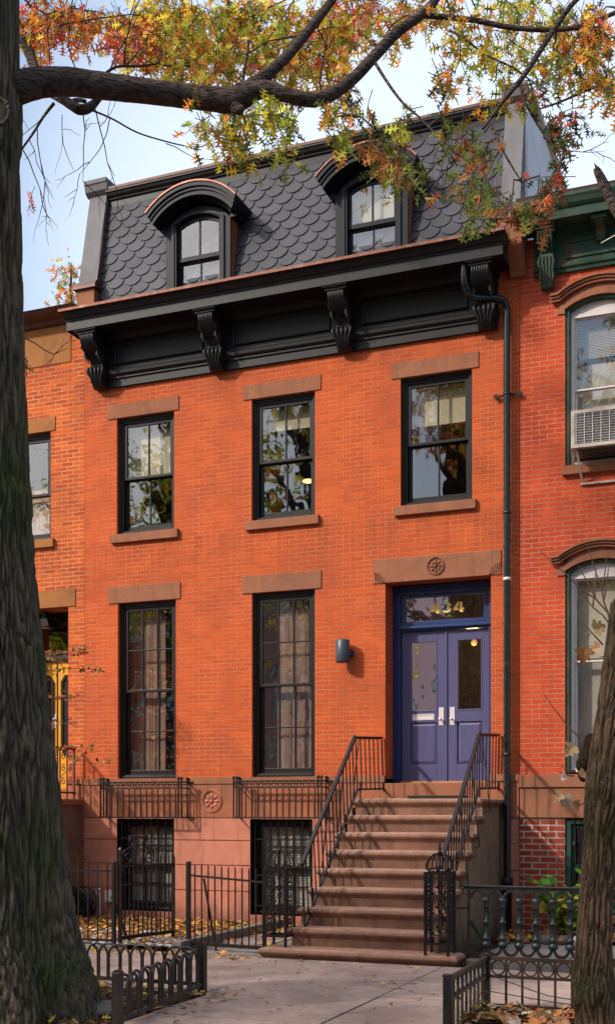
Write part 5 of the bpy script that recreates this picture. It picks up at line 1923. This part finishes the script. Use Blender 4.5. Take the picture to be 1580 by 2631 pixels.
LV = Leaves(5)
LV.dim = .2
TW = MB()
cr = random.Random(11)
def cluster(px, py, rx, ry, zc, n, pal, size=.102, dz=.9, droop=.55, link=True):
    c = campt(px, py, zc)
    if link and nodes:
        b = min(nodes, key=lambda q: (q - c).length)
        if .15 < (b - c).length < 2.6:
            md = b.lerp(c, .5) + Vector((0, 0, .10)) + rvec(cr) * .08
            TW.tube([b, b.lerp(md, .5) + rvec(cr) * .03, md, md.lerp(c, .5) + rvec(cr) * .03, c], [.010, .009, .007, .006, .004], 5)
    per = 9
    for i in range(max(1, int(n * (1.45 if py < 180 else 1.15) / per))):
        while True:
            u, v, w = cr.uniform(-1, 1), cr.uniform(-1, 1), cr.uniform(-1, 1)
            if u * u + v * v + w * w < 1:
                break
        p = campt(px + u * rx, py + v * ry, zc + w * dz)
        d = Vector((cs * cr.uniform(-1, 1), cr.uniform(-1, 1), cr.uniform(-1, .45)))
        spray(LV, TW, p - d.normalized() * .12, d, cr.uniform(.25, .42), per, size, pal, cr, droop)
A = 'ggllyyoo'
# the dense crown at the top, left to right
cluster(95, 40, 70, 55, 11.0, 130, 'ooorrylt')
cluster(175, 40, 90, 38, 11.5, 200, 'ooorrykt')
cluster(90, 120, 40, 50, 11.3, 50, 'ooory')
cluster(280, 45, 90, 40, 12.0, 170, 'oorryygt')
cluster(330, 110, 60, 55, 11.0, 150, 'pprrroyl')
cluster(385, 40, 80, 60, 11.8, 260, 'llyooyyg')
cluster(400, 130, 60, 50, 10.8, 130, 'llyylyo')
cluster(480, 80, 90, 85, 11.4, 360, 'ggllyoyo')
cluster(480, 170, 60, 40, 10.6, 90, 'gylloor')
cluster(560, 60, 90, 80, 12.2, 330, 'gyloolyd')
cluster(570, 150, 70, 50, 11.0, 130, 'ggylopr')
cluster(660, 70, 90, 85, 12.0, 340, 'gyloolg')
cluster(690, 160, 60, 45, 10.8, 130, 'gyooly')
cluster(770, 80, 80, 80, 11.6, 300, 'ooyryygl')
cluster(800, 160, 55, 50, 10.9, 110, 'ooylyr')
cluster(850, 60, 60, 60, 12.0, 150, 'yoolgr')
cluster(880, 20, 60, 40, 11.2, 90, 'rpoyl')
# hanging below the limb
cluster(520, 285, 65, 30, 10.2, 80, 'lygglo')
cluster(565, 320, 45, 35, 10.1, 70, 'ggyylo')
cluster(620, 275, 50, 40, 10.3, 80, 'lggyl')
cluster(595, 355, 25, 25, 10.0, 30, 'ggoyg')
cluster(690, 300, 35, 45, 10.0, 45, 'ggdll')
cluster(690, 375, 25, 22, 9.9, 24, 'lgly')
cluster(650, 250, 40, 25, 10.4, 50, 'lyglo')
# right of the limb
cluster(800, 275, 40, 35, 10.3, 40, 'oyylg')
cluster(850, 255, 40, 40, 10.2, 40, 'oygdo')
cluster(925, 90, 40, 40, 10.8, 30, 'gyyo')
cluster(960, 40, 45, 30, 11.0, 40, 'oygl')
cluster(1000, 10, 50, 25, 11.0, 45, 'ooyg')
cluster(1070, 35, 50, 40, 10.8, 60, 'yyoog')
cluster(1095, 175, 50, 35, 10.5, 50, 'yoogdo')
cluster(1130, 120, 50, 45, 10.8, 45, 'ylylg')
cluster(1160, 60, 50, 50, 11.2, 70, 'yoygo')
cluster(1190, 200, 45, 40, 10.3, 36, 'gyogdl')
cluster(1235, 110, 50, 60, 11.0, 60, 'yylgl')
cluster(1250, 20, 70, 35, 11.2, 80, 'yyoglg')
cluster(1330, 40, 60, 50, 11.0, 75, 'ylygd')
cluster(1330, 150, 55, 55, 10.7, 55, 'yoggd')
cluster(1420, 60, 55, 55, 11.0, 150, 'oooyrd')
cluster(1440, 150, 50, 60, 10.6, 120, 'yyogod')
cluster(1475, 190, 30, 40, 10.4, 60, 'oorg')
cluster(1380, 110, 50, 50, 11.2, 80, 'oygdo')
cluster(1300, 235, 30, 30, 10.1, 30, 'ddgrk')
# sprays in front of the roof: shaded, muted leaves
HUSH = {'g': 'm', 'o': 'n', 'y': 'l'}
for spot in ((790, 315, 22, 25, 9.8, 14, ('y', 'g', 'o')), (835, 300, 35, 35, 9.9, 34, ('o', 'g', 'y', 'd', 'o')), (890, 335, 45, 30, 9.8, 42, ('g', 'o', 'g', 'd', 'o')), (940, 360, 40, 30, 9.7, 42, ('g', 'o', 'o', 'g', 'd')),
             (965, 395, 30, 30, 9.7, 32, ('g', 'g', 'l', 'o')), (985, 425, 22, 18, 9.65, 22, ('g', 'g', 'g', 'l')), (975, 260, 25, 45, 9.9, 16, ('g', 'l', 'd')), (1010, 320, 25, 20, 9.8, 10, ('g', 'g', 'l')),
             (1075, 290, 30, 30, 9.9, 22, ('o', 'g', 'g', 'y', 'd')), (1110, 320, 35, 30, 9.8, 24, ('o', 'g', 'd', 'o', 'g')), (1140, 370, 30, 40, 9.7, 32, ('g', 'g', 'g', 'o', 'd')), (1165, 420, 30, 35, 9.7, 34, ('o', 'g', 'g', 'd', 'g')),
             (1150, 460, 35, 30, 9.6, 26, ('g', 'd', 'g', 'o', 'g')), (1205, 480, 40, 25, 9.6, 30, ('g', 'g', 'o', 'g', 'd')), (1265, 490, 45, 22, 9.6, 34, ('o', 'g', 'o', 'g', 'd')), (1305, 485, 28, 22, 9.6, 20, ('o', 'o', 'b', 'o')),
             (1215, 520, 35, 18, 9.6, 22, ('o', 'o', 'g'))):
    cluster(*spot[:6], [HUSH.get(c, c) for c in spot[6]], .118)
# dark leaves against the sky on the right
cluster(1325, 290, 22, 30, 10.0, 24, 'dddrk')
cluster(1380, 275, 32, 25, 10.0, 36, 'dddkr')
cluster(1345, 345, 18, 40, 10.0, 34, 'dddk')
cluster(1355, 400, 25, 35, 10.0, 40, 'dddrk')
cluster(1330, 430, 22, 22, 9.9, 24, 'ddrk')
cluster(1270, 215, 30, 22, 10.0, 22, 'drkg')
cluster(60, 462, 10, 20, 12.5, 10, 'prp', .09, .3, link=False)
cluster(55, 850, 12, 18, 10.3, 6, 'gdk', .09, .1, link=False)
# the crown goes on above and towards the street
for i in range(34):
    u = cr.uniform(-150, 1650)
    cluster(u, cr.uniform(-420, -45), 120, 60, cr.uniform(11.0, 14.0), 27, 'ggyoold', .13, 1.0, link=False)
# unseen limb and leaf clumps added left of frame, to dapple stoop and paving
m = MB()
m.tube([(3.8, -7.8, 5.3), (2.6, -8.4, 6.0), (1.0, -9.2, 6.6), (-.8, -10.2, 7.0), (-2.4, -11.0, 7.1)], [.17, .13, .10, .07, .03], 10)
m.build('limb', M['limbbark'], oak)
for i in range(17):
    c = Vector((cr.uniform(-2.4, 2.6), cr.uniform(-12.0, -7.8), cr.uniform(5.2, 7.4)))
    for k in range(3):
        d = rvec(cr)
        spray(LV, TW, c + d * .1, d, cr.uniform(.3, .5), 9, .15, ('g', 'g', 'y', 'o', 'l'), cr)
LV.build('crown', M['leaf'], oak)
TW.build('twigs', M['twig'], oak)

# ================================================================ young tree at the right edge
yt_ = thing('young_tree', (8.66, -6.9, 0), 'slim lopped tree at the right edge with a hollow knot and thin sprouts', 'tree')
SPINE_RAW = [(8.675, -.1, .20), (8.665, .06, .175), (8.645, .25, .168), (8.64, .38, .178), (8.64, .5, .165), (8.645, .7, .148), (8.665, 1.0, .14), (8.695, 1.33, .138), (8.72, 1.6, .142), (8.745, 1.85, .145), (8.785, 2.2, .138), (8.83, 2.5, .138), (8.865, 2.8, .135), (8.885, 3.0, .13), (8.90, 3.12, .12)]
SPINE = [(x + .014 * min(1, max(0, (1.9 - z) / .6)), z, r - .006 - .020 * min(1, max(0, (1.9 - z) / .6))) for x, z, r in SPINE_RAW]
def ytshape(a, z):
    burl = .16 * math.exp(-((z - .33) / .11) ** 2) * max(0, math.cos(a + 1.6)) ** 2 + .10 * math.exp(-((z - .28) / .07) ** 2) * max(0, math.cos(a + 2.3)) ** 4
    return 1 + .04 * math.cos(3 * a + z * 2) + .03 * math.cos(5 * a - z * 3) + burl
carved(resample([(x, -6.9, z, r) for x, z, r in SPINE], .016), 150, .020, 34, .10, 7, 'trunk', M['smallbark'], yt_, ytshape, .05)
for px, py, r0 in ((1424, 1795, .055), (1414, 1822, .055), (1405, 1846, .05), (1408, 1868, .045), (1470, 1715, .016)):
    MB().ball(campt(px, py, 9.15), r0, 10, (1, .8, 1.5)).build('knot_lip', M['smallbark'], yt_)
m = MB()
c = campt(1412, 1838, 9.08)
m.ball(c, .034, 10, (.9, .6, 2.0))
m.build('knot_hollow', M['soil'], yt_)
m = MB()
limb(m, [(1545, 1520, 120, 9.2), (1600, 1300, 90, 9.3), (1640, 1000, 70, 9.5), (1620, 700, 55, 9.6), (1560, 580, 48, 9.6)], n=10, seed=31)
m.build('leader', M['smallbark'], yt_)
m = MB()
limb(m, [(1570, 600, 44, 9.6), (1500, 520, 34, 9.6), (1470, 470, 30, 9.6), (1448, 425, 24, 9.6), (1438, 405, 16, 9.6)], n=9, seed=32)
for k in range(4):
    m.tube([campt(1446 + k * 3, 425, 9.58), campt(1434 + k * 4, 392 + k * 4, 9.57)], [.018, .003], 5)
m.build('broken_branch', M['limbbark'], yt_)
S1 = lambda x, y: campt((1280 + .2427 * x) / 1.0647, (1400 + .2427 * y) / 1.0647, 9.15)
S2 = lambda x, y, d=8.95: campt((1380 + .2024 * x) / 1.0647, (1600 + .2024 * y) / 1.0647, d)
m = MB()
for pl in ([(1230, 960), (1195, 860), (1110, 750), (1000, 660), (910, 550), (830, 490)], [(1190, 840), (1160, 720), (1030, 570), (870, 470), (720, 310), (540, 160), (430, 45)], [(1190, 840), (1170, 740), (1115, 600), (1090, 440), (1030, 280), (970, 90), (935, -20)],
           [(1090, 440), (1120, 360), (1150, 110)], [(1115, 590), (1150, 400), (1170, 220)], [(1020, 570), (1030, 350), (1035, 250)], [(1030, 560), (930, 370), (845, 210)], [(1000, 660), (1025, 420)],
           [(1110, 1060), (1000, 940), (910, 840)], [(890, 2150), (855, 2040), (730, 1920), (580, 1720), (475, 1575)], [(855, 2040), (900, 1860), (960, 1530)], [(820, 2400), (730, 2380), (650, 2340)], [(1240, 1130), (1150, 1180), (1070, 1190)], [(800, 2450), (700, 2440), (640, 2400)],
           [(970, 940), (930, 1000), (900, 1050)]):
    P = [S1(*q) for q in pl]
    n = len(P)
    MB().tube(P, [.0085 - .0058 * i / (n - 1) for i in range(n)], 5).build('sprout', M['sprout'], yt_)
for pl in ([(760, 2240), (700, 2230), (560, 2310), (450, 2280), (340, 2180)], [(700, 2230), (800, 2180), (930, 2050)]):
    P = [S2(*q) for q in pl]
    MB().tube(P, [.006 - .003 * i / (len(P) - 1) for i in range(len(P))], 5).build('sprout', M['sprout'], yt_)
L2 = Leaves(9)
for f, x, y, s_, ax, c in ((S1, 925, 1090, .13, (-.2, 0, -1), 'b'), (S1, 1000, 900, .12, (.9, 0, .35), 't'), (S1, 1085, 1085, .10, (-.9, 0, -.25), 't'), (S2, 335, 2180, .095, (-.8, 0, -.5), 't'), (S2, 340, 2185, .115, (.3, 0, -.9), 'c'), (S2, 450, 2280, .09, (.5, 0, -.6), 't'), (S2, 480, 1560, .11, (-.6, 0, -.6), 't'),
                           (S2, 530, 1940, .12, (1, 0, 0), 'b'), (S2, 800, 1965, .10, (1, 0, -.1), 't'), (S2, 900, 2010, .12, (1, 0, .1), 'o'), (S2, 870, 2170, .13, (.6, 0, -.8), 'g'), (S2, 300, 1960, .06, (1, 0, -.2), 'c'), (S2, 680, 2190, .05, (.5, 0, -.6), 'g')):
    p = f(x, y)
    a = Vector((ax[0] * cs, ax[0] * sn, ax[2]))
    L2.leaf(p, a, Vector((.2, -1, .6)) + rvec(L2.r) * .5, s_, PAL[c], MAPLE, .35, .35)
L2.build('leaves', M['litter'], yt_)

# ================================================================ small plants
# rambler beside the yellow door
rb = thing('climbing_rose', (.05, -.95, 0), 'straggly climbing rose with thin leafy shoots between trunk and brick wall', 'climbing plant')
S3 = lambda x, y, d=16.9: campt((.2427 * x) / 1.0647, (1480 + .2427 * y) / 1.0647, d)
m = MB()
for pl, w in (([(560, 2750), (600, 2300), (650, 2120), (740, 2030), (830, 1940), (900, 1860), (960, 1790), (1010, 1760)], .010), ([(830, 1940), (920, 1950), (1010, 1990), (1090, 1960), (1200, 1950)], .005), ([(560, 2300), (520, 1800), (500, 1300), (470, 950), (440, 760)], .009),
              ([(470, 960), (560, 1010), (700, 980), (850, 985), (980, 990), (1100, 990)], .006), ([(440, 800), (560, 830), (700, 820), (820, 800), (910, 760)], .006), ([(500, 1300), (600, 1280), (720, 1270), (840, 1270)], .005), ([(520, 1620), (620, 1570), (740, 1560), (830, 1560)], .005),
              ([(540, 1850), (640, 1830), (760, 1820), (800, 1800)], .005), ([(980, 1790), (990, 1870), (960, 1930)], .003)):
    P = [S3(*q) for q in pl]
    m.tube(P, [w * (1 - .7 * i / (len(P) - 1)) for i in range(len(P))], 5)
    if w < .009:
        pass
m.build('stems', M['sprout'], rb)
L3 = Leaves(12)
T3 = MB()
rr = random.Random(6)
for pl, n in (([(460, 790), (560, 820), (720, 820), (860, 790), (910, 765)], 75), ([(480, 990), (560, 1020), (720, 970), (900, 985), (1090, 990)], 80), ([(500, 1290), (600, 1290), (720, 1275), (830, 1270)], 45), ([(520, 1600), (650, 1570), (820, 1565)], 26), ([(560, 1840), (680, 1820), (790, 1810)], 30), ([(800, 1880), (860, 1830), (960, 1810), (1000, 1770)], 26), ([(780, 1980), (830, 1930)], 16), ([(1030, 2010), (1110, 1970), (1200, 1950)], 16), ([(470, 880), (560, 900), (700, 900)], 40)):
    for i in range(n):
        t = rr.random() * (len(pl) - 1)
        k = min(int(t), len(pl) - 2)
        q = [pl[k][j] + (pl[k + 1][j] - pl[k][j]) * (t - k) for j in (0, 1)]
        p = S3(q[0] + rr.gauss(0, 14), q[1] + rr.gauss(0, 16), 16.9 + rr.uniform(-.2, .2))
        L3.leaf(p, rvec(rr), Vector((0, -.5, 1)) + rvec(rr) * .7, rr.uniform(.035, .07), PAL[rr.choice('dgdbbkrt')], OVAL, .2, .2)
L3.build('foliage', M['leaf'], rb)
# green bush in the right-hand yard
gb = thing('green_shrub', (7.35, -.5, .04), 'bright green leafy shrub behind the black baluster fence', 'shrub')
L4 = Leaves(14)
T4 = MB()
rr = random.Random(16)
for i in range(26):
    a = rr.uniform(0, 6.28)
    d = Vector((math.cos(a) * .55, math.sin(a) * .4, rr.uniform(.5, 1.2)))
    ln = rr.uniform(.35, .85)
    tip = Vector((7.42, -.55, .05)) + d.normalized() * ln
    T4.tube([(7.42, -.55, .04), Vector((7.42, -.55, .05)).lerp(tip, .5) + Vector((0, 0, .04)), tip], [.006, .005, .002], 5)
    for k in range(7):
        t = .3 + .7 * k / 6
        p = Vector((7.42, -.55, .05)).lerp(tip, t)
        L4.leaf(p, d.normalized() * .4 + rvec(rr), Vector((0, -.3, 1)) + rvec(rr) * .4, rr.uniform(.11, .18), PAL[rr.choice('GGGgl')], OVAL, .12, .3)
L4.build('foliage', M['leaf'], gb)
T4.build('stems', M['sprout'], gb)
# weed at the corner of the right guard
wd = thing('weed', (7.45, -6.35, .02), 'small green weed growing inside the ring topped tree guard', 'weed')
L5 = Leaves(15)
for i in range(34):
    a = rr.uniform(0, 6.28)
    p = Vector((7.70 + .10 * math.cos(a), -6.55 + .12 * math.sin(a), rr.uniform(.03, .26)))
    L5.leaf(p, Vector((math.cos(a), math.sin(a), .3)), Vector((0, 0, 1)) + rvec(rr) * .4, rr.uniform(.04, .08), PAL[rr.choice('dgGd')], OVAL, .1, .3)
L5.build('foliage', M['leaf'], wd)
T5 = MB()
for i in range(5):
    a = i * 1.3
    T5.tube([(7.70, -6.55, .0), (7.70 + .05 * math.cos(a), -6.55 + .05 * math.sin(a), .26)], [.004, .002], 4)
T5.build('stems', M['sprout'], wd)
# little tree beyond the roofs on the left
ft = thing('distant_tree', (-5.0, 16, 0), 'small orange and green tree top showing above the left roof edge', 'tree')
L6 = Leaves(18)
rr = random.Random(19)
m = MB()
top = campt(172, 640, 36)
base = campt(168, 800, 36)
m.tube([(base.x, base.y, -.17), (base.x, base.y, base.z), base.lerp(top, .5), top], [.16, .10, .06, .02], 7)
for i in range(230):
    t = rr.random()
    p = base.lerp(top, t) + Vector((rr.gauss(0, .24), rr.gauss(0, .3), rr.gauss(0, .2)))
    L6.leaf(p, rvec(rr), rvec(rr), rr.uniform(.16, .26), PAL[rr.choice('ggdoory' if t > .4 else 'oorryo')], OAK, .2, .2)
L6.build('crown', M['leaf'], ft)
m.build('trunk', M['twig'], ft)

# ================================================================ leaf litter, stones, small things
def litter(name, lab, n, x0, x1, y0, y1, z, pal, s0, s1, shape=OAK, seed=1, dens=None, lift=.03):
    L = Leaves(seed)
    r = random.Random(seed)
    k = 0
    while k < n:
        x, y = r.uniform(x0, x1), r.uniform(y0, y1)
        if dens and r.random() > dens(x, y):
            continue
        k += 1
        a = r.uniform(0, 6.28)
        L.leaf(Vector((x, y, z + r.uniform(.002, lift))), Vector((math.cos(a), math.sin(a), r.uniform(-.25, .25))), Vector((r.uniform(-.5, .5), r.uniform(-.5, .5), 1)), r.uniform(s0, s1), PAL[r.choice(pal)], shape, r.uniform(-.2, .5), r.uniform(-.4, .5))
    o = L.build(name, M['litter'])
    return tag(o, lab, 'leaves', kind='stuff')
litter('fallen_leaves', 'orange and brown fallen leaves covering the bed before the basement windows', 3600, -.8, 3.28, -3.2, -.1, .04, 'otbbbbkkny', .06, .11, OAK, 31)
litter('fallen_leaves', 'brown and yellow leaf litter inside the hooped guard round the oak', 800, 3.2, 5.6, -8.3, -5.8, .01, 'bkktbyk', .05, .10, OAK, 32, lambda x, y: 1 if x < 5.1 and y < -5.95 else .35)
litter('fallen_leaves', 'large tan fallen leaves inside the ring topped guard', 620, 7.6, 10.0, -8.1, -5.9, .012, 'ttbbbkkcn', .08, .15, MAPLE, 33, lambda x, y: 1 if x > 7.66 else .15)
litter('fallen_leaves', 'brown fallen leaves in the bed behind the black baluster fence', 420, 6.55, 8.6, -1.05, -.1, .05, 'bbtoky', .06, .11, OAK, 34)
litter('fallen_leaves', 'leaves gathered on the paving beside the stoop', 260, 3.42, 4.6, -3.0, -.2, .014, 'bbotkyr', .05, .10, OAK, 35)
litter('fallen_leaves', 'stray leaves and crumbs scattered over the sidewalk', 420, 2.6, 9.5, -7.6, -3.2, .0, 'bbotkkyt', .018, .06, OAK, 36, lambda x, y: (.9 if y > -3.9 else .30) if x < 6.8 else .25, .012)
litter('fallen_leaves', 'a few leaves along the foot of the picket fence', 200, 1.0, 4.4, -3.75, -3.3, .0, 'bbotkyy', .05, .10, OAK, 37)
g = MB()
rr = random.Random(41)
def stone(m, c, r, rr, flat=.6):
    n = 7
    vs = []
    for i in range(5):
        a = math.pi * i / 4
        for k in range(n):
            b = 2 * math.pi * k / n
            q = r * rr.uniform(.78, 1.15)
            vs.append((c[0] + q * math.sin(a) * math.cos(b), c[1] + q * math.sin(a) * math.sin(b) * .85, c[2] + q * flat * math.cos(a)))
    m.add(vs, [(i * n + k, i * n + (k + 1) % n, (i + 1) * n + (k + 1) % n, (i + 1) * n + k) for i in range(4) for k in range(n)], True)
for i in range(420):
    x, y = rr.uniform(.6, 3.25), -3.2 + 1.5 * rr.random() ** 1.5
    stone(g, (x, y, .045), rr.uniform(.018, .045), rr)
tag(g.build('gravel', M['gravel']), 'pale gravel among the leaves behind the picket fence', 'gravel', kind='stuff')
def rock(x, y, r, lab, flat=.6, seed=1, mt='rock', sx=1.):
    rr = random.Random(seed)
    m = MB()
    n = 16
    vs = []
    for i in range(9):
        a = math.pi * i / 8
        for k in range(n):
            b = 2 * math.pi * k / n
            q = r * (1 + .16 * math.sin(3 * b + seed) * math.sin(a) + rr.uniform(-.07, .07))
            vs.append((x + sx * q * math.sin(a) * math.cos(b), y + q * math.sin(a) * math.sin(b), r * flat * .55 + q * flat * math.cos(a)))
    m.add(vs, [(i * n + k, i * n + (k + 1) % n, (i + 1) * n + (k + 1) % n, (i + 1) * n + k) for i in range(8) for k in range(n)], True)
    o = m.build('rock', M[mt])
    return tag(o, lab, 'rock')
p = campt(236, 2437, 9.55)
rock(p.x, p.y, .21, 'flat dark grey rock lying between the oak roots and the hooped guard', .32, 3, 'rock', 1.05)
rock(6.72, -1.02, .085, 'small brown rock nearest the stoop at the edge of the right bed', .7, 4, 'brownstone')
rock(6.95, -.96, .10, 'reddish block at the edge of the right bed', .55, 5, 'brownstone')
rock(7.22, -.90, .11, 'grey rock before the green shrub, second of the row', .7, 6)
rock(7.42, -.86, .10, 'round dark rock before the green shrub', .75, 7)
rock(7.62, -.80, .10, 'pale rock at the right end of the bed edging', .8, 8, 'gravel')

hr = thing('hose_reel', (.12, -.3, .03), 'black garden hose reel on the leafy ground left of the gate', 'hose reel')
m = MB()
c = Vector((.10, -.32, .27))
for k in range(7):
    m.tube([c + Vector((0, -.10 + .033 * k, 0)) + Vector(((.17 + .012 * (k % 2)) * math.cos(2 * math.pi * j / 24), 0, (.17 + .012 * (k % 2)) * math.sin(2 * math.pi * j / 24))) for j in range(24)], .018, 6, closed=True)
m.build('hose', M['rubber'], hr)
m = MB()
for y in (-.13, .13):
    m.tube([c + Vector((0, y, 0)) + Vector((.23 * math.cos(2 * math.pi * j / 24), 0, .23 * math.sin(2 * math.pi * j / 24))) for j in range(24)], .016, 6, closed=True)
    for j in range(4):
        a = math.pi * j / 4
        m.tube([c + Vector((.22 * math.cos(a), y, .22 * math.sin(a))), c - Vector((.22 * math.cos(a), -y, .22 * math.sin(a)))], .009, 5)
    m.tube([c + Vector((-.16, y, -.10)), c + Vector((-.2, y, -.25)), c + Vector((.2, y, -.25)), c + Vector((.16, y, -.10))], .014, 6)
m.tube([c + Vector((0, -.14, 0)), c + Vector((0, .14, 0))], .03, 10)
m.build('reel', M['rubber'], hr)
eb = thing('outlet_box', (.47, -.03, .25), 'small white outdoor outlet box on the pink basement wall', 'outlet box')
MB().box(.40, .53, -.09, -.031, .27, .44).build('case', M['cream'], eb, bevel=.008)
MB().box(.415, .515, -.098, -.091, .29, .42).build('lid', M['white_vinyl'], eb, bevel=.003)
MB().tube([(.30, -.055, .0), (.30, -.055, .40)], .012, 8).tube([(.30, -.055, .40), (.29, -.07, .46), (.24, -.10, .36)], .010, 6).ball((.30, -.07, .46), .022, 8).build('tap', M['chrome'], eb)
# ================================================================ across the street (mirrored in the panes)
OY = -26.0
def far_house(x0, w, hgt, mt, trim, lab, seed):
    r = random.Random(seed)
    h = thing('row_house', (x0 + w / 2, OY, 0), lab, 'house')
    holes = []
    n = 3
    for f, (z0, z1) in enumerate(((1.9, 4.1), (5.2, 7.1), (8.3, 9.9))):
        for i in range(n):
            cx = x0 + w * (i + .5) / n
            holes.append((cx - .5, cx + .5, z0, z1, -.2))
    m = MB()
    wall_holes(m, x0, x0 + w, -.05, hgt, holes, OY)
    m.build('wall', M[mt], h)
    MB().box(x0, x0 + w, OY - 9, OY - .9, 0, hgt).box(x0, x0 + w, OY - .9, OY - .01, hgt - .1, hgt).build('body', M['room'], h)
    MB().box(x0 - .02, x0 + w + .02, OY, OY + .55, hgt - .25, hgt + .1).box(x0, x0 + w, OY, OY + .2, hgt - .9, hgt - .26).build('cornice', M[trim], h, bevel=.03)
    for k, (a, b, z0, z1, d) in enumerate(holes):
        f = MB()
        ring(f, a, b, z0, z1, .08, OY - .18, OY - .08)
        f.box(a + .08, b - .08, OY - .17, OY - .10, (z0 + z1) / 2 - .03, (z0 + z1) / 2 + .03)
        o = f.build('window', M['cream'] if seed % 2 else M['brownblack'], h)
        g_ = MB()
        g_.add([(a + .08, OY - .14, z0 + .08), (b - .08, OY - .14, z0 + .08), (b - .08, OY - .14, z1 - .08), (a + .08, OY - .14, z1 - .08)], [(3, 2, 1, 0)])
        g_.build('glass', M['glass'], o, recalc=False)
        if r.random() < .6:
            MB().box(a + .1, b - .1, OY - .26, OY - .25, z0 + (z1 - z0) * r.uniform(.3, .7), z1 - .1).build('roller_shade', M['cream'], o)
        MB().box(a - .1, b + .1, OY, OY + .06, z1, z1 + .2).box(a - .08, b + .08, OY, OY + .09, z0 - .12, z0).build('surround', M[trim], o)
for i, (w, hg, mt, tm, lab) in enumerate(((6.6, 11.2, 'brick_pink', 'brownstone', 'pinkish brick house across the street, far left'), (6.4, 11.6, 'brick_right', 'tan_stone', 'red brick house across the street between two pink ones'), (6.6, 10.9, 'brick_pink', 'cream', 'pinkish brick house with cream trim across the street'),
                                         (6.5, 11.3, 'pink_paint', 'cream', 'pink painted house across the street facing the violet door'), (6.6, 11.0, 'brick_pink', 'brownstone', 'pinkish brick house with brown trim across the street'), (6.6, 11.4, 'brick', 'cream', 'orange brick house across the street with cream trim'), (6.5, 11.0, 'brick_right', 'cream', 'red brick house across the street at the right'))):
    far_house(-24.1 + sum((6.6, 6.4, 6.6, 6.5, 6.6, 6.6, 6.5)[:i]), w - .04, hg, mt, tm, lab, i + 1)
def street_tree(x, y, pal, lab, seed, top=15.5):
    t = thing('street_tree', (x, y, 0), lab, 'tree', 'trees across the street')
    r = random.Random(seed)
    m = MB()
    m.tube([(x, y, -.15), (x + .1, y, 3), (x, y, 7), (x + .3, y, 12), (x, y, top - 2)], [.36, .3, .24, .15, .05], 9)
    L = Leaves(seed)
    for k in range(17):
        a = r.uniform(0, 6.28)
        z = r.uniform(8.6, top)
        w = 1.0 if z < top - 4 else .6
        e = Vector((x + w * r.uniform(1.2, 3.9) * math.cos(a), y + w * 2.2 * math.sin(a), z))
        b = Vector((x, y, max(4, z - r.uniform(2, 4))))
        m.tube([b, b.lerp(e, .5) + Vector((0, 0, .4)), e], [.12, .07, .02], 6)
        for q in range(80):
            p = b.lerp(e, .35 + .65 * r.random()) + rvec(r) * r.uniform(.1, 1.0)
            L.leaf(p, rvec(r), rvec(r), r.uniform(.2, .36), PAL[r.choice(pal)], OVAL, .2, .2)
    m.build('trunk', M['limbbark'], t)
    L.build('crown', M['leaf'], t)
street_tree(-19.5, -22.4, 'gglydo', 'yellow green street tree across the road, far left', 51)
street_tree(-13.5, -21.5, 'glyolg', 'yellow and green street tree across the road, left of the tall one', 55, 17.5)
street_tree(-11.0, -22.3, 'ggdlyy', 'tall green street tree across the road before the red house', 52, 21.5)
street_tree(-5.6, -22.5, 'gdlyol', 'green and orange street tree across the road before the pink house', 53, 20.5)
street_tree(3.5, -22.3, 'gglldy', 'light green street tree across the road at the right', 54)
